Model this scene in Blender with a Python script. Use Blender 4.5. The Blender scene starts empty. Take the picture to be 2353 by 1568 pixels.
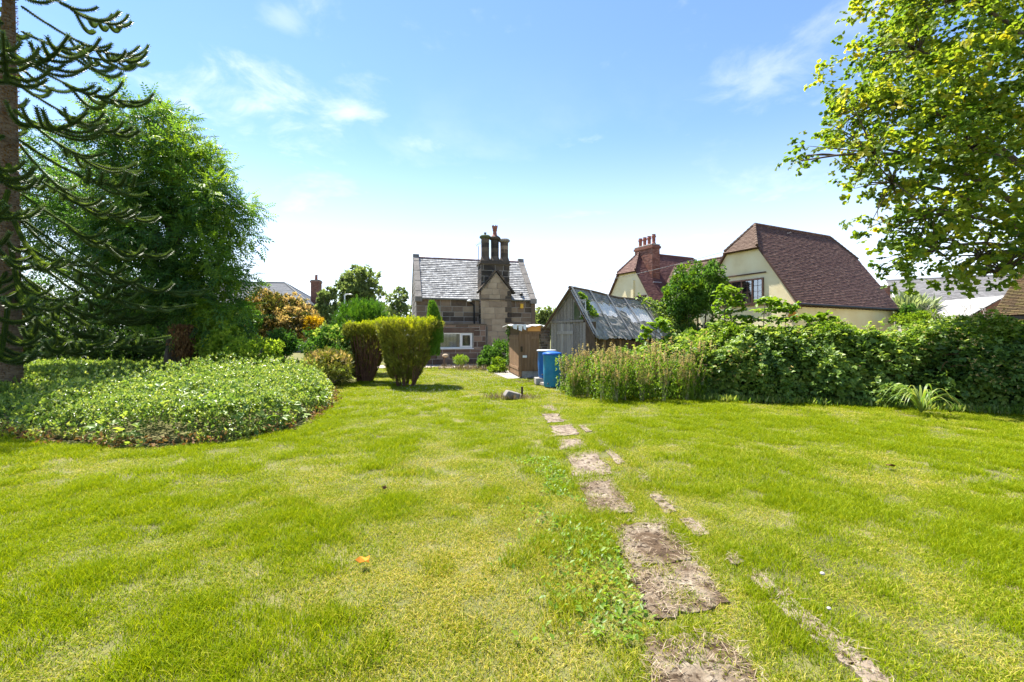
import bpy, math, random
import numpy as np
from mathutils import Vector, Matrix
R = math.radians
sc = bpy.context.scene
col = sc.collection
# ------------------------------------------------------------------ camera, sky, sun, exposure
F, CX, HY, CH = 1041.0, 1176.5, 772.0, 1.5      # focal length, principal column, horizon row (in a 2353 px wide picture), eye height
cam_d = bpy.data.cameras.new('camera'); cam = bpy.data.objects.new('camera', cam_d); col.objects.link(cam)
cam.location = (0, 0, CH); cam.rotation_euler = (R(90), 0, 0)
cam_d.sensor_width = 36; cam_d.lens = F/2353*36; cam_d.shift_y = -12/2353; cam_d.clip_end = 5000; cam_d.clip_start = .05
sc.camera = cam
SUN_EL, SUN_AZ = R(61), R(-42)                   # azimuth from +Y, negative = to the left
w = bpy.data.worlds.new('World'); sc.world = w; w.use_nodes = True
nt = w.node_tree; nt.nodes.clear()
def N_(t, tree=None, **k):
    n = (tree or nt).nodes.new(t)
    for a, b in k.items(): setattr(n, a, b)
    return n
out = N_('ShaderNodeOutputWorld'); bg = N_('ShaderNodeBackground'); bg.inputs[1].default_value = .083
sky = N_('ShaderNodeTexSky', sky_type='NISHITA'); sky.sun_disc = False
sky.sun_elevation = SUN_EL; sky.sun_rotation = SUN_AZ; sky.air_density = 1.0; sky.dust_density = 0.0; sky.ozone_density = 1.6; sky.altitude = 1500
def M_(op, a, b=None, c=None, clamp=False):
    n = N_('ShaderNodeMath', operation=op); n.use_clamp = clamp
    for i, v in enumerate((a, b, c)):
        if v is None: continue
        if isinstance(v, (int, float)): n.inputs[i].default_value = v
        else: nt.links.new(v, n.inputs[i])
    return n.outputs[0]
def RMP(v, a, b, lo=0, hi=1):
    n = N_('ShaderNodeMapRange', interpolation_type='SMOOTHSTEP'); nt.links.new(v, n.inputs[0])
    for i, x in enumerate((a, b, lo, hi)): n.inputs[1+i].default_value = x
    return n.outputs[0]
tc = N_('ShaderNodeTexCoord'); sep = N_('ShaderNodeSeparateXYZ'); nt.links.new(tc.outputs['Generated'], sep.inputs[0])
zz = sep.outputs[2]; den = M_('ADD', M_('MAXIMUM', zz, 0.0), .12)
cmb = N_('ShaderNodeCombineXYZ'); nt.links.new(M_('DIVIDE', sep.outputs[0], den), cmb.inputs[0]); nt.links.new(M_('DIVIDE', sep.outputs[1], den), cmb.inputs[1])
def NOISE(vec, scale, detail, rough=.55, dist=0.0):
    n = N_('ShaderNodeTexNoise'); n.inputs['Scale'].default_value = scale; n.inputs['Detail'].default_value = detail
    n.inputs['Roughness'].default_value = rough; n.inputs['Distortion'].default_value = dist
    nt.links.new(vec, n.inputs['Vector']); return n.outputs['Fac']
n1 = NOISE(cmb.outputs[0], 1.1, 8, .6, .3); n2 = NOISE(cmb.outputs[0], 3.2, 9, .62, .2)
mpz = N_('ShaderNodeMapping'); mpz.inputs['Scale'].default_value = (1, 1, 2.0); nt.links.new(tc.outputs['Generated'], mpz.inputs[0])
n3 = NOISE(mpz.outputs[0], 7, 9, .62, .4)
veil = M_('MULTIPLY', RMP(n1, .40, .78, 0, .8), RMP(zz, .55, .08), clamp=True)                 # thin high cloud, thicker towards the horizon
haze = RMP(zz, .42, -.06, 0, .88)
wisp = M_('MULTIPLY', RMP(n2, .56, .80), .25)
def puff(px, py, size, k):
    d = Vector(((px-CX)/F, 1, (HY-py)/F)).normalized(); d.z *= 2.0
    v = N_('ShaderNodeVectorMath', operation='DISTANCE'); nt.links.new(mpz.outputs[0], v.inputs[0]); v.inputs[1].default_value = d
    return M_('MULTIPLY', RMP(M_('ADD', v.outputs['Value'], M_('MULTIPLY', M_('SUBTRACT', n3, .5), -size*4.2)), size*1.15, -size*.5), k)
puffs = [puff(605, 235, .14, .62), puff(560, 290, .08, .45), puff(800, 255, .09, .5), puff(745, 290, .07, .4), puff(945, 330, .05, .35), puff(1760, 190, .10, .3), puff(1960, 40, .08, .25), puff(650, 40, .04, .22)]
f = M_('MAXIMUM', M_('MAXIMUM', veil, haze), wisp)
for p in puffs: f = M_('MAXIMUM', f, p)
mixc = N_('ShaderNodeMixRGB'); nt.links.new(f, mixc.inputs[0]); tn = N_('ShaderNodeMixRGB', blend_type='MULTIPLY'); tn.inputs[0].default_value = 1; tn.inputs[2].default_value = (.85, .925, 1.0, 1); nt.links.new(sky.outputs[0], tn.inputs[1]); nt.links.new(tn.outputs[0], mixc.inputs[1]); mixc.inputs[2].default_value = (5.2, 5.3, 5.4, 1)
nt.links.new(mixc.outputs[0], bg.inputs[0]); nt.links.new(bg.outputs[0], out.inputs[0])
sun_d = bpy.data.lights.new('sun', 'SUN'); sun_d.energy = 4.0; sun_d.angle = R(.6); sun_d.color = (1, .95, .86)
sun = bpy.data.objects.new('sun', sun_d); col.objects.link(sun)
to_sun = Vector((math.sin(SUN_AZ)*math.cos(SUN_EL), math.cos(SUN_AZ)*math.cos(SUN_EL), math.sin(SUN_EL)))
sun.rotation_euler = (-to_sun).to_track_quat('-Z', 'Y').to_euler(); sun.location = to_sun*60
vs = sc.view_settings; vs.view_transform = 'Standard'; vs.look = 'None'; vs.exposure = 1.88; vs.gamma = 1; vs.use_curve_mapping = False
sc.cycles.use_denoising = True
sc.cycles.max_bounces = 8; sc.cycles.diffuse_bounces = 4; sc.cycles.transmission_bounces = 6; sc.cycles.transparent_max_bounces = 8
# ------------------------------------------------------------------ helpers
def at(px, py, Y): return Vector(((px-CX)/F*Y, Y, CH+(HY-py)/F*Y))
def gp(px, py):
    Y = CH*F/(py-HY); return Vector(((px-CX)/F*Y, Y, 0))
def link(o, parent=None):
    col.objects.link(o)
    if parent is not None: o.parent = parent
    return o
def tag(o, label=None, cat=None, group=None, kind=None):
    if label: o['label'] = label
    if cat: o['category'] = cat
    if group: o['group'] = group
    if kind: o['kind'] = kind
    return o
def thing(name, label, cat, loc=(0, 0, 0), rotz=0, group=None):
    o = bpy.data.objects.new(name, None); col.objects.link(o); o.empty_display_size = .2
    o.location = loc; o.rotation_euler = (0, 0, rotz)
    return tag(o, label, cat, group)
class MB:
    def __init__(s): s.v = []; s.f = []
    def poly(s, pts):
        n = len(s.v); s.v += [tuple(p) for p in pts]; s.f.append(tuple(range(n, n+len(pts)))); return s
    def prism(s, pts, off):
        n = len(pts); b = len(s.v); off = Vector(off)
        s.v += [tuple(p) for p in pts] + [tuple(Vector(p)+off) for p in pts]
        s.f.append(tuple(range(b+n-1, b-1, -1))); s.f.append(tuple(range(b+n, b+2*n)))
        for i in range(n):
            j = (i+1) % n; s.f.append((b+i, b+j, b+n+j, b+n+i))
        return s
    def box(s, x0, x1, y0, y1, z0, z1):
        return s.prism([(x0, y0, z0), (x1, y0, z0), (x1, y1, z0), (x0, y1, z0)], (0, 0, z1-z0))
    def bar(s, a, b, wd, h, up=(0, 0, 1)):
        a, b = Vector(a), Vector(b); d = (b-a).normalized(); x = d.cross(Vector(up)).normalized(); z = x.cross(d)
        return s.prism([a-x*wd/2-z*h/2, a+x*wd/2-z*h/2, a+x*wd/2+z*h/2, a-x*wd/2+z*h/2], b-a)
    def tube(s, path, rad, n=6):
        path = [Vector(p) for p in path]
        if isinstance(rad, (int, float)): rad = [rad]*len(path)
        b = len(s.v); ref = Vector((0, 0, 1))
        for i, p in enumerate(path):
            t = (path[min(i+1, len(path)-1)]-path[max(i-1, 0)]).normalized()
            if abs(t.dot(ref)) > .95: x = t.cross(Vector((1, 0, 0))).normalized()
            else: x = t.cross(ref).normalized()
            y = t.cross(x)
            for k in range(n):
                a = 2*math.pi*k/n; s.v.append(tuple(p+(x*math.cos(a)+y*math.sin(a))*rad[i]))
        for i in range(len(path)-1):
            for k in range(n):
                k2 = (k+1) % n; s.f.append((b+i*n+k, b+i*n+k2, b+(i+1)*n+k2, b+(i+1)*n+k))
        s.f.append(tuple(range(b, b+n))); m = b+(len(path)-1)*n; s.f.append(tuple(range(m+n-1, m-1, -1)))
        return s
    def lathe(s, c, prof, n=16):
        b = len(s.v); c = Vector(c)
        for r, z in prof:
            for k in range(n):
                a = 2*math.pi*(k+.5)/n; s.v.append((c.x+r*math.cos(a), c.y+r*math.sin(a), c.z+z))
        for i in range(len(prof)-1):
            for k in range(n):
                k2 = (k+1) % n; s.f.append((b+i*n+k, b+i*n+k2, b+(i+1)*n+k2, b+(i+1)*n+k))
        s.f.append(tuple(range(b+n-1, b-1, -1))); m = b+(len(prof)-1)*n; s.f.append(tuple(range(m, m+n)))
        return s
    def build(s, name, mat, parent=None, smooth=False, bevel=0):
        me = bpy.data.meshes.new(name); me.from_pydata(s.v, [], s.f); me.materials.append(mat); me.validate()
        if smooth:
            me.polygons.foreach_set('use_smooth', [True]*len(me.polygons))
        o = bpy.data.objects.new(name, me); link(o, parent)
        if bevel:
            m = o.modifiers.new('bevel', 'BEVEL'); m.width = bevel; m.segments = 2; m.limit_method = 'ANGLE'
        return o
def arr_mesh(name, V, Fc, T, mat, parent=None):
    me = bpy.data.meshes.new(name); nv, nf = len(V), len(Fc)
    me.vertices.add(nv); me.vertices.foreach_set('co', np.ascontiguousarray(V, dtype=np.float32).ravel())
    me.loops.add(nf*3); me.loops.foreach_set('vertex_index', np.ascontiguousarray(Fc, dtype=np.int32).ravel())
    me.polygons.add(nf); me.polygons.foreach_set('loop_start', np.arange(0, nf*3, 3, dtype=np.int32))
    try: me.polygons.foreach_set('loop_total', np.full(nf, 3, dtype=np.int32))
    except Exception: pass
    if T is not None:
        a = me.attributes.new('tint', 'FLOAT', 'POINT'); a.data.foreach_set('value', np.ascontiguousarray(T, dtype=np.float32))
    me.update(calc_edges=True); me.materials.append(mat)
    o = bpy.data.objects.new(name, me); link(o, parent); return o
def nrm(a): return a/np.maximum(np.linalg.norm(a, axis=-1, keepdims=True), 1e-9)
class Tmpl:
    def __init__(s): s.v = []; s.f = []; s.t = []
    def leaf(s, base, d, up, L, W, fold=.15, droop=.1, t=0.0, broad=False):
        base = np.array(base, float); d = nrm(np.array(d, float)); x = nrm(np.cross(d, np.array(up, float))); z = np.cross(x, d); b = len(s.v)
        if broad:
            P = [base, base+d*L*.22+x*W*.42+z*fold*W, base+d*L*.6+x*W*.46+z*fold*W*.8, base+d*L-z*droop*L, base+d*L*.6-x*W*.46+z*fold*W*.8, base+d*L*.22-x*W*.42+z*fold*W]
            s.v += P; s.f += [(b, b+1, b+2), (b, b+2, b+3), (b, b+3, b+4), (b, b+4, b+5)]; s.t += [t]*6
        else:
            P = [base, base+d*L*.45+x*W*.5+z*fold*W, base+d*L-z*droop*L, base+d*L*.45-x*W*.5+z*fold*W]
            s.v += P; s.f += [(b, b+1, b+2), (b, b+2, b+3)]; s.t += [t]*4
        return s
    def arrays(s): return np.array(s.v), np.array(s.f, dtype=np.int64), np.array(s.t)
def scatter(tm, pos, yd, zh, scale, tint):
    tv, tf, tt = tm; y = nrm(yd); x = np.cross(y, zh); bad = np.linalg.norm(x, axis=1) < 1e-4; x[bad] = np.cross(y[bad], np.array([1., .3, .2])); x = nrm(x); z = np.cross(x, y)
    Rm = np.stack([x, y, z], axis=2); scale = np.broadcast_to(scale, (len(pos),))
    V = np.einsum('nij,mj->nmi', Rm, tv)*scale[:, None, None]+pos[:, None, :]
    Fc = tf[None]+(np.arange(len(pos))*len(tv))[:, None, None]
    T = np.clip(tint[:, None]+tt[None], 0, 1)
    return V.reshape(-1, 3), Fc.reshape(-1, 3), T.ravel()
def joinarr(parts):
    V = []; Fc = []; T = []; n = 0
    for v, f_, t in parts: V.append(v); Fc.append(f_+n); T.append(t); n += len(v)
    return np.concatenate(V), np.concatenate(Fc), np.concatenate(T)
def hash2(ix, iy, seed):
    h = (ix*374761393+iy*668265263+seed*1274126177) & 0xffffffff; h = ((h ^ (h >> 13))*1274126177) & 0xffffffff; return ((h ^ (h >> 16)) & 0xffff)/65535.0
def vnoise(x, y, seed=0):
    x = np.asarray(x, float); y = np.asarray(y, float); ix = np.floor(x).astype(np.int64); iy = np.floor(y).astype(np.int64); fx = x-ix; fy = y-iy
    fx = fx*fx*(3-2*fx); fy = fy*fy*(3-2*fy)
    a, b, c, d = hash2(ix, iy, seed), hash2(ix+1, iy, seed), hash2(ix, iy+1, seed), hash2(ix+1, iy+1, seed)
    return (a*(1-fx)+b*fx)*(1-fy)+(c*(1-fx)+d*fx)*fy
def fbm(x, y, seed=0): return .55*vnoise(x, y, seed)+.29*vnoise(x*2.1, y*2.1, seed+1)+.16*vnoise(x*4.3, y*4.3, seed+2)
def inpoly(x, y, poly):
    r = np.zeros(len(x), bool); n = len(poly)
    for i in range(n):
        x0, y0 = poly[i][:2]; x1, y1 = poly[(i+1) % n][:2]
        c = ((y0 > y) != (y1 > y)) & (x < (x1-x0)*(y-y0)/((y1-y0) if y1 != y0 else 1e-9)+x0); r ^= c
    return r
# ------------------------------------------------------------------ materials
def newmat(name):
    m = bpy.data.materials.new(name); m.use_nodes = True; t = m.node_tree; t.nodes.clear()
    return m, t, t.nodes.new('ShaderNodeOutputMaterial')
def ramp(t, cols, fac):
    r = t.nodes.new('ShaderNodeValToRGB'); e = r.color_ramp.elements
    while len(e) < len(cols): e.new(.5)
    for i, c in enumerate(cols):
        e[i].position = i/(len(cols)-1) if len(c) == 3 else c[3]; e[i].color = (*c[:3], 1)
    t.links.new(fac, r.inputs[0]); return r.outputs[0]
def surf(name, cols, scale=4, rough=.85, bump=.15, piece=0.0, pcols=None, detail=7, stretch=(1, 1, 1), spec=.3, lo=.3, hi=.7, metal=0, bscale=None, spots=None, coat=0):
    """mottled procedural surface: colours run along noise; pcols shift per piece (object random + tint)"""
    m, t, o = newmat(name); L = t.links.new
    c = t.nodes.new('ShaderNodeTexCoord'); mp = t.nodes.new('ShaderNodeMapping'); L(c.outputs['Object'], mp.inputs[0]); mp.inputs['Scale'].default_value = stretch
    oi = t.nodes.new('ShaderNodeObjectInfo'); at_ = t.nodes.new('ShaderNodeAttribute'); at_.attribute_name = 'tint'
    ad = t.nodes.new('ShaderNodeMath'); ad.operation = 'ADD'; L(oi.outputs['Random'], ad.inputs[0]); L(at_.outputs['Fac'], ad.inputs[1])
    fr = t.nodes.new('ShaderNodeMath'); fr.operation = 'FRACT'; L(ad.outputs[0], fr.inputs[0])
    vo = t.nodes.new('ShaderNodeVectorMath'); vo.operation = 'ADD'; L(mp.outputs[0], vo.inputs[0])
    cb = t.nodes.new('ShaderNodeCombineXYZ'); mu = t.nodes.new('ShaderNodeMath'); mu.operation = 'MULTIPLY'; L(fr.outputs[0], mu.inputs[0]); mu.inputs[1].default_value = 37.0; L(mu.outputs[0], cb.inputs[0]); L(cb.outputs[0], vo.inputs[1])
    n = t.nodes.new('ShaderNodeTexNoise'); n.inputs['Scale'].default_value = scale; n.inputs['Detail'].default_value = detail; n.inputs['Roughness'].default_value = .62
    L(vo.outputs[0] if piece else mp.outputs[0], n.inputs['Vector'])
    mr = t.nodes.new('ShaderNodeMapRange'); L(n.outputs['Fac'], mr.inputs[0]); mr.inputs[1].default_value = lo; mr.inputs[2].default_value = hi
    color = ramp(t, cols, mr.outputs[0])
    if piece:
        pc = ramp(t, pcols, fr.outputs[0]); mx = t.nodes.new('ShaderNodeMixRGB'); mx.inputs[0].default_value = piece; L(color, mx.inputs[1]); L(pc, mx.inputs[2]); color = mx.outputs[0]
    if spots:
        sn = t.nodes.new('ShaderNodeTexNoise'); sn.inputs['Scale'].default_value = spots[1]; sn.inputs['Detail'].default_value = 5; L(mp.outputs[0], sn.inputs['Vector'])
        sr = t.nodes.new('ShaderNodeMapRange'); L(sn.outputs['Fac'], sr.inputs[0]); sr.inputs[1].default_value = spots[2]; sr.inputs[2].default_value = spots[2]+.08
        ms = t.nodes.new('ShaderNodeMixRGB'); L(sr.outputs[0], ms.inputs[0]); L(color, ms.inputs[1]); ms.inputs[2].default_value = (*spots[0], 1); color = ms.outputs[0]
    p = t.nodes.new('ShaderNodeBsdfPrincipled'); L(color, p.inputs['Base Color']); p.inputs['Roughness'].default_value = rough; p.inputs['Specular IOR Level'].default_value = spec; p.inputs['Metallic'].default_value = metal
    if bump:
        n2 = t.nodes.new('ShaderNodeTexNoise'); n2.inputs['Scale'].default_value = bscale or scale*4; n2.inputs['Detail'].default_value = 6; L(mp.outputs[0], n2.inputs['Vector'])
        b = t.nodes.new('ShaderNodeBump'); b.inputs['Strength'].default_value = bump; b.inputs['Distance'].default_value = .03; L(n2.outputs['Fac'], b.inputs['Height']); L(b.outputs[0], p.inputs['Normal'])
    L(p.outputs[0], o.inputs[0]); return m
def leafmat(name, cols, transl=.4, rough=.45, spec=.35, tcol=1.5, attr='GEOMETRY', tint='tint'):
    m, t, o = newmat(name); L = t.links.new
    a = t.nodes.new('ShaderNodeAttribute'); a.attribute_type = attr; a.attribute_name = tint
    c = ramp(t, cols, a.outputs['Fac'])
    p = t.nodes.new('ShaderNodeBsdfPrincipled'); L(c, p.inputs['Base Color']); p.inputs['Roughness'].default_value = rough; p.inputs['Specular IOR Level'].default_value = spec
    tr = t.nodes.new('ShaderNodeBsdfTranslucent'); hs = t.nodes.new('ShaderNodeMixRGB'); hs.blend_type = 'MULTIPLY'; hs.inputs[0].default_value = 1; L(c, hs.inputs[1]); hs.inputs[2].default_value = (1.25*tcol, 1.2*tcol, .6*tcol, 1); L(hs.outputs[0], tr.inputs[0])
    mx = t.nodes.new('ShaderNodeMixShader'); mx.inputs[0].default_value = transl; L(p.outputs[0], mx.inputs[1]); L(tr.outputs[0], mx.inputs[2]); L(mx.outputs[0], o.inputs[0]); return m
def glassmat(name, tintc=(.02, .025, .03), k=.35):
    m, t, o = newmat(name); L = t.links.new
    g = t.nodes.new('ShaderNodeBsdfGlossy'); g.inputs['Roughness'].default_value = .03; g.inputs[0].default_value = (.9, .95, 1, 1)
    d = t.nodes.new('ShaderNodeBsdfTransparent'); d.inputs[0].default_value = (*tintc, 1)
    fz = t.nodes.new('ShaderNodeFresnel'); fz.inputs[0].default_value = 1.5
    ad = t.nodes.new('ShaderNodeMath'); ad.operation = 'ADD'; L(fz.outputs[0], ad.inputs[0]); ad.inputs[1].default_value = k
    mx = t.nodes.new('ShaderNodeMixShader'); L(ad.outputs[0], mx.inputs[0]); L(d.outputs[0], mx.inputs[1]); L(g.outputs[0], mx.inputs[2]); L(mx.outputs[0], o.inputs[0]); return m
M = {}
soot = (.045, .042, .04)
M['stone_brown'] = surf('brown_sandstone', [(.10, .064, .047), (.19, .125, .092), (.31, .225, .16)], 3, .9, .35, .7, [(.06, .04, .032), (.12, .078, .06), (.22, .145, .108), (.34, .245, .178)])
M['stone_tan'] = surf('tan_sandstone', [(.20, .145, .098), (.36, .275, .19), (.46, .37, .265)], 2.5, .9, .3, .55, [(.22, .16, .11), (.34, .26, .18), (.42, .33, .23), (.49, .39, .28)])
M['stone_mixed'] = surf('weathered_sandstone', [(.10, .07, .05), (.25, .185, .13), (.40, .315, .22)], 2.5, .9, .35, .72, [(.035, .028, .023), (.10, .07, .052), (.23, .165, .118), (.38, .29, .20)])
M['stone_soot'] = surf('sooty_sandstone', [(.03, .026, .022), (.075, .06, .048), (.18, .135, .095)], 3, .9, .35, .6, [(.024, .021, .019), (.045, .037, .031), (.10, .078, .057), (.19, .145, .10)])
M['mortar'] = surf('lime_mortar', [(.26, .23, .20), (.40, .37, .33)], 8, .95, .2)
M['coping'] = surf('grey_coping_stone', [(0.13, 0.12, 0.107), (0.221, 0.202, 0.182), (0.325, 0.305, 0.273)], 4, .9, .3, .4, [(0.13, 0.117, 0.104), (0.26, 0.234, 0.208)])
M['slate'] = surf('lichen_sheen_slate', [(.13, .13, .132), (.31, .308, .30), (.58, .58, .565)], 5, .8, .3, .4, [(.12, .118, .118), (.26, .255, .25), (.42, .415, .41), (.60, .60, .585)], lo=.34, hi=.64, spec=.12)  # pale tones are lichen plus the roof's sheen painted into the colour
M['slate_new'] = surf('blue_grey_slate', [(.075, .085, .10), (.115, .125, .145)], 5, .7, .1, .4, [(.075, .083, .098), (.12, .13, .15)], spec=.1)
M['ridge'] = surf('red_ridge_tile', [(.16, .075, .055), (.24, .13, .10)], 6, .85, .2, .3, [(.15, .07, .05), (.26, .15, .12)])
M['tile'] = surf('plum_clay_tile', [(.085, .048, .042), (.14, .08, .068), (.20, .125, .10)], 1.1, .85, .25, .45, [(.075, .04, .036), (.12, .066, .056), (.16, .09, .075), (.23, .15, .115)], spec=.15, detail=9)
M['tile_red'] = surf('dark_red_clay_tile', [(.105, .05, .046), (.16, .075, .066), (.22, .12, .10)], 1.1, .85, .25, .45, [(.10, .045, .042), (.15, .07, .06), (.20, .10, .085)], spec=.15, detail=9)
M['tile_brown'] = surf('brown_clay_tile', [(.085, .055, .042), (.13, .088, .066), (.18, .13, .10)], 3, .85, .25, .5, [(.08, .052, .04), (.12, .08, .06), (.17, .12, .092)], spec=.1)
M['tile_moss'] = surf('mossy_clay_tile', [(.05, .035, .02), (.10, .065, .03), (.13, .11, .035)], 5, .9, .4, .5, [(.05, .035, .02), (.09, .055, .03), (.12, .10, .03), (.16, .09, .05)])
M['tile_grey'] = surf('grey_concrete_tile', [(.13, .125, .125), (.20, .195, .195), (.27, .26, .26)], 5, .85, .2, .5, [(.11, .105, .10), (.19, .185, .185), (.26, .25, .25)])
M['cream'] = surf('cream_render', [(.70, .57, .32), (.81, .69, .42), (.86, .76, .50)], .8, .9, .15, bscale=60, detail=10, lo=.25, hi=.6)
M['brick'] = surf('red_brick', [(.13, .055, .04), (.25, .10, .07), (.33, .17, .125)], 5, .9, .25, .6, [(.10, .05, .04), (.22, .09, .06), (.30, .13, .085), (.36, .21, .16)])
M['render_grey'] = surf('grey_brown_render', [(.30, .25, .22), (.38, .33, .30)], 2, .9, .1)
M['white_paint'] = surf('white_plastic', [(.74, .74, .73), (.82, .82, .81)], 3, .45, .03)
M['brown_frame'] = surf('brown_stained_timber', [(.07, .035, .022), (.11, .055, .035)], 5, .55, .1, stretch=(1, 1, 6))
M['lead'] = surf('lead_flashing', [(.38, .40, .43), (.52, .54, .57)], 6, .5, .1)
M['black_metal'] = surf('black_cast_iron', [(.012, .012, .013), (.03, .03, .03)], 10, .5, .05)
M['gutter'] = surf('grey_gutter', [(.12, .12, .115), (.2, .2, .19)], 5, .5, .05)
M['terracotta'] = surf('terracotta', [(.24, .085, .06), (.33, .14, .10)], 8, .85, .2)
M['moss_stone'] = surf('moss_topped_stone', [(.05, .065, .03), (.09, .11, .05), (.13, .12, .09)], 6, .95, .3)
M['orange'] = surf('orange_plastic', [(.70, .28, .03), (.78, .36, .05)], 4, .45, .03)
M['yellow'] = surf('yellow_plastic', [(.80, .45, .04), (.85, .52, .06)], 4, .45, .03)
M['interior'] = surf('dark_room', [(.02, .02, .022), (.05, .045, .04)], 1.2, .9, 0)
M['blind'] = surf('beige_blind_fabric', [(.72, .60, .42), (.82, .70, .52)], 6, .8, .05)
M['glass'] = glassmat('window_glass', (.85, .87, .87), .0)
M['glass_dark'] = glassmat('old_window_glass', (.5, .52, .55), .22)
M['wood_grey'] = surf('weathered_grey_board', [(0.149, 0.128, 0.108), (0.284, 0.25, 0.216), (0.432, 0.392, 0.344)], 3, .9, .35, .5, [(0.135, 0.115, 0.0945), (0.257, 0.223, 0.189), (0.405, 0.358, 0.304)], stretch=(6, 6, .7))
M['wood_brown'] = surf('brown_painted_board', [(.14, .075, .035), (.23, .135, .07), (.30, .19, .11)], 3, .75, .3, .35, [(.17, .095, .045), (.24, .145, .08), (.28, .18, .10)], stretch=(6, 6, .6), spots=((.5, .42, .34), 14, .68))
M['wood_dark'] = surf('dark_brown_board', [(.06, .04, .025), (.12, .08, .05), (.2, .14, .09)], 3, .9, .3, .4, [(.06, .04, .025), (.16, .11, .07)], stretch=(6, 6, .7))
M['wood_white'] = surf('bleached_roof_board', [(.6, .57, .56), (.80, .78, .77), (.88, .87, .86)], 3, .9, .25, .4, [(.7, .67, .65), (.82, .80, .79), (.88, .87, .86)], stretch=(5, .8, 5), spots=((.3, .27, .25), 9, .66), spec=.1)
M['felt'] = surf('worn_roofing_felt', [(.17, .16, .14), (.28, .265, .24), (.38, .365, .335)], 5, .95, .5, bscale=14, spots=((.13, .125, .06), 4, .66), spec=.05)
M['batten'] = surf('pale_batten', [(.35, .32, .29), (.5, .47, .44)], 5, .85, .2, stretch=(1, 1, 1))
M['sheet'] = surf('white_plastic_sheet', [(.66, .66, .65), (.82, .82, .82)], 3, .4, .15, spots=((.45, .33, .22), 5, .63))
M['board_orange'] = surf('orange_ply_board', [(.62, .27, .06), (.74, .36, .10)], 4, .6, .1)
M['blue_lid'] = surf('blue_plastic_lid', [(.012, .09, .36), (.02, .13, .45)], 5, .4, .05)
M['blue_barrel'] = surf('faded_blue_plastic', [(.01, .15, .33), (.02, .22, .42), (.05, .27, .44)], 3, .45, .06, spots=((.10, .22, .28), 7, .62))
M['blue_deep'] = surf('deep_blue_plastic', [(.01, .10, .37), (.02, .14, .44)], 3, .4, .05)
M['concrete'] = surf('rough_concrete', [(.20, .18, .16), (.31, .285, .26), (.40, .37, .34)], 6, .95, .4)
M['slab'] = surf('mossy_paving', [(.042, .026, .014), (.085, .053, .028), (.19, .15, .105), (.38, .32, .245)], 2.6, .95, .7, lo=.34, hi=.68, spots=((.036, .020, .009), 24, .53), bscale=45)
M['edging'] = surf('tan_edging_stone', [(.09, .065, .042), (.21, .165, .12), (.32, .265, .205)], 5, .95, .5, spots=((.05, .03, .018), 18, .53))
M['bark'] = surf('grey_brown_bark', [(.05, .038, .028), (.11, .085, .065), (.17, .14, .11)], 6, .95, .6, stretch=(1, 1, .35))
M['bark_mp'] = surf('scaly_brown_bark', [(.07, .05, .035), (.16, .115, .075), (.24, .185, .12)], 6, .9, .8, stretch=(.7, .7, 5), bscale=9)
M['twig'] = surf('red_brown_twig', [(.10, .05, .032), (.19, .10, .065)], 8, .9, .2)
M['soil'] = surf('lawn_soil', [(.08, .075, .03), (.13, .13, .04), (.20, .17, .075)], 1.2, 1, .5, bscale=40)
M['gravel'] = surf('pinkish_gravel', [(.30, .24, .20), (.46, .38, .33), (.55, .48, .42)], 30, .95, .6)
M['rusty'] = surf('weathered_stake', [(.05, .035, .02), (.09, .065, .04)], 8, .9, .2)
M['wire'] = surf('grey_cable', [(.25, .25, .25), (.35, .35, .35)], 5, .6, 0)
M['lampgrey'] = surf('galvanised_steel', [(.55, .57, .6), (.65, .67, .7)], 5, .4, .02, metal=.3)
# foliage
G = lambda *c: list(c)
M['l_ash'] = leafmat('ash_leaf', [(.03, .085, .02), (.07, .16, .03), (.15, .25, .035)], .4, .5, .3)
M['l_shade'] = leafmat('shade_painted_leaf', [(.025, .055, .014), (.05, .10, .022), (.09, .155, .03)], .3, .5, .25)  # dark leaf for shaded places, shade put into the colour
M['l_mp'] = leafmat('monkey_puzzle_scale', [(.05, .085, .02), (.10, .16, .03), (.21, .29, .05)], .22, .5, .25)
M['l_maple'] = leafmat('maple_leaf', [(.075, .14, .016), (.17, .25, .024), (.31, .34, .03), (.58, .46, .045)], .48, .5, .25)
M['l_bramble'] = leafmat('bramble_leaf', [(.045, .095, .02), (.115, .20, .036), (.21, .305, .055), (.36, .43, .10)], .36, .45, .35)
M['l_mound'] = leafmat('periwinkle_leaf', [(.07, .15, .025), (.15, .25, .045), (.26, .35, .07), (.42, .46, .12)], .32, .34, .6)
M['l_dry'] = leafmat('dry_brown_leaf', [(.11, .055, .02), (.20, .10, .035), (.30, .19, .07)], .2, .7, .2)
M['l_yew'] = leafmat('yew_needle', [(.11, .105, .028), (.16, .175, .03), (.26, .28, .04)], .3, .5, .25)
M['l_yewtip'] = leafmat('yew_new_growth', [(.17, .25, .012), (.32, .38, .014), (.50, .50, .02)], .35, .5, .2)
M['l_yewgreen'] = leafmat('bright_conifer_needle', [(.035, .10, .012), (.07, .17, .015), (.13, .24, .02)], .3, .5, .3)
M['l_gold'] = leafmat('golden_bronze_leaf', [(.16, .12, .04), (.36, .26, .10), (.56, .42, .21), (.66, .53, .29)], .3, .5, .3)
M['l_golddark'] = leafmat('olive_leaf', [(0.042, 0.056, 0.0168), (0.098, 0.105, 0.0252), (0.168, 0.168, 0.035)], .25, .5, .3)
M['l_yellow'] = leafmat('yellow_leaf', [(.30, .22, .012), (.50, .33, .015), (.58, .42, .03)], .35, .5, .3)
M['l_lime'] = leafmat('lime_leaf', [(.06, .13, .012), (.12, .22, .016), (.22, .32, .025)], .42, .45, .35)
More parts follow.
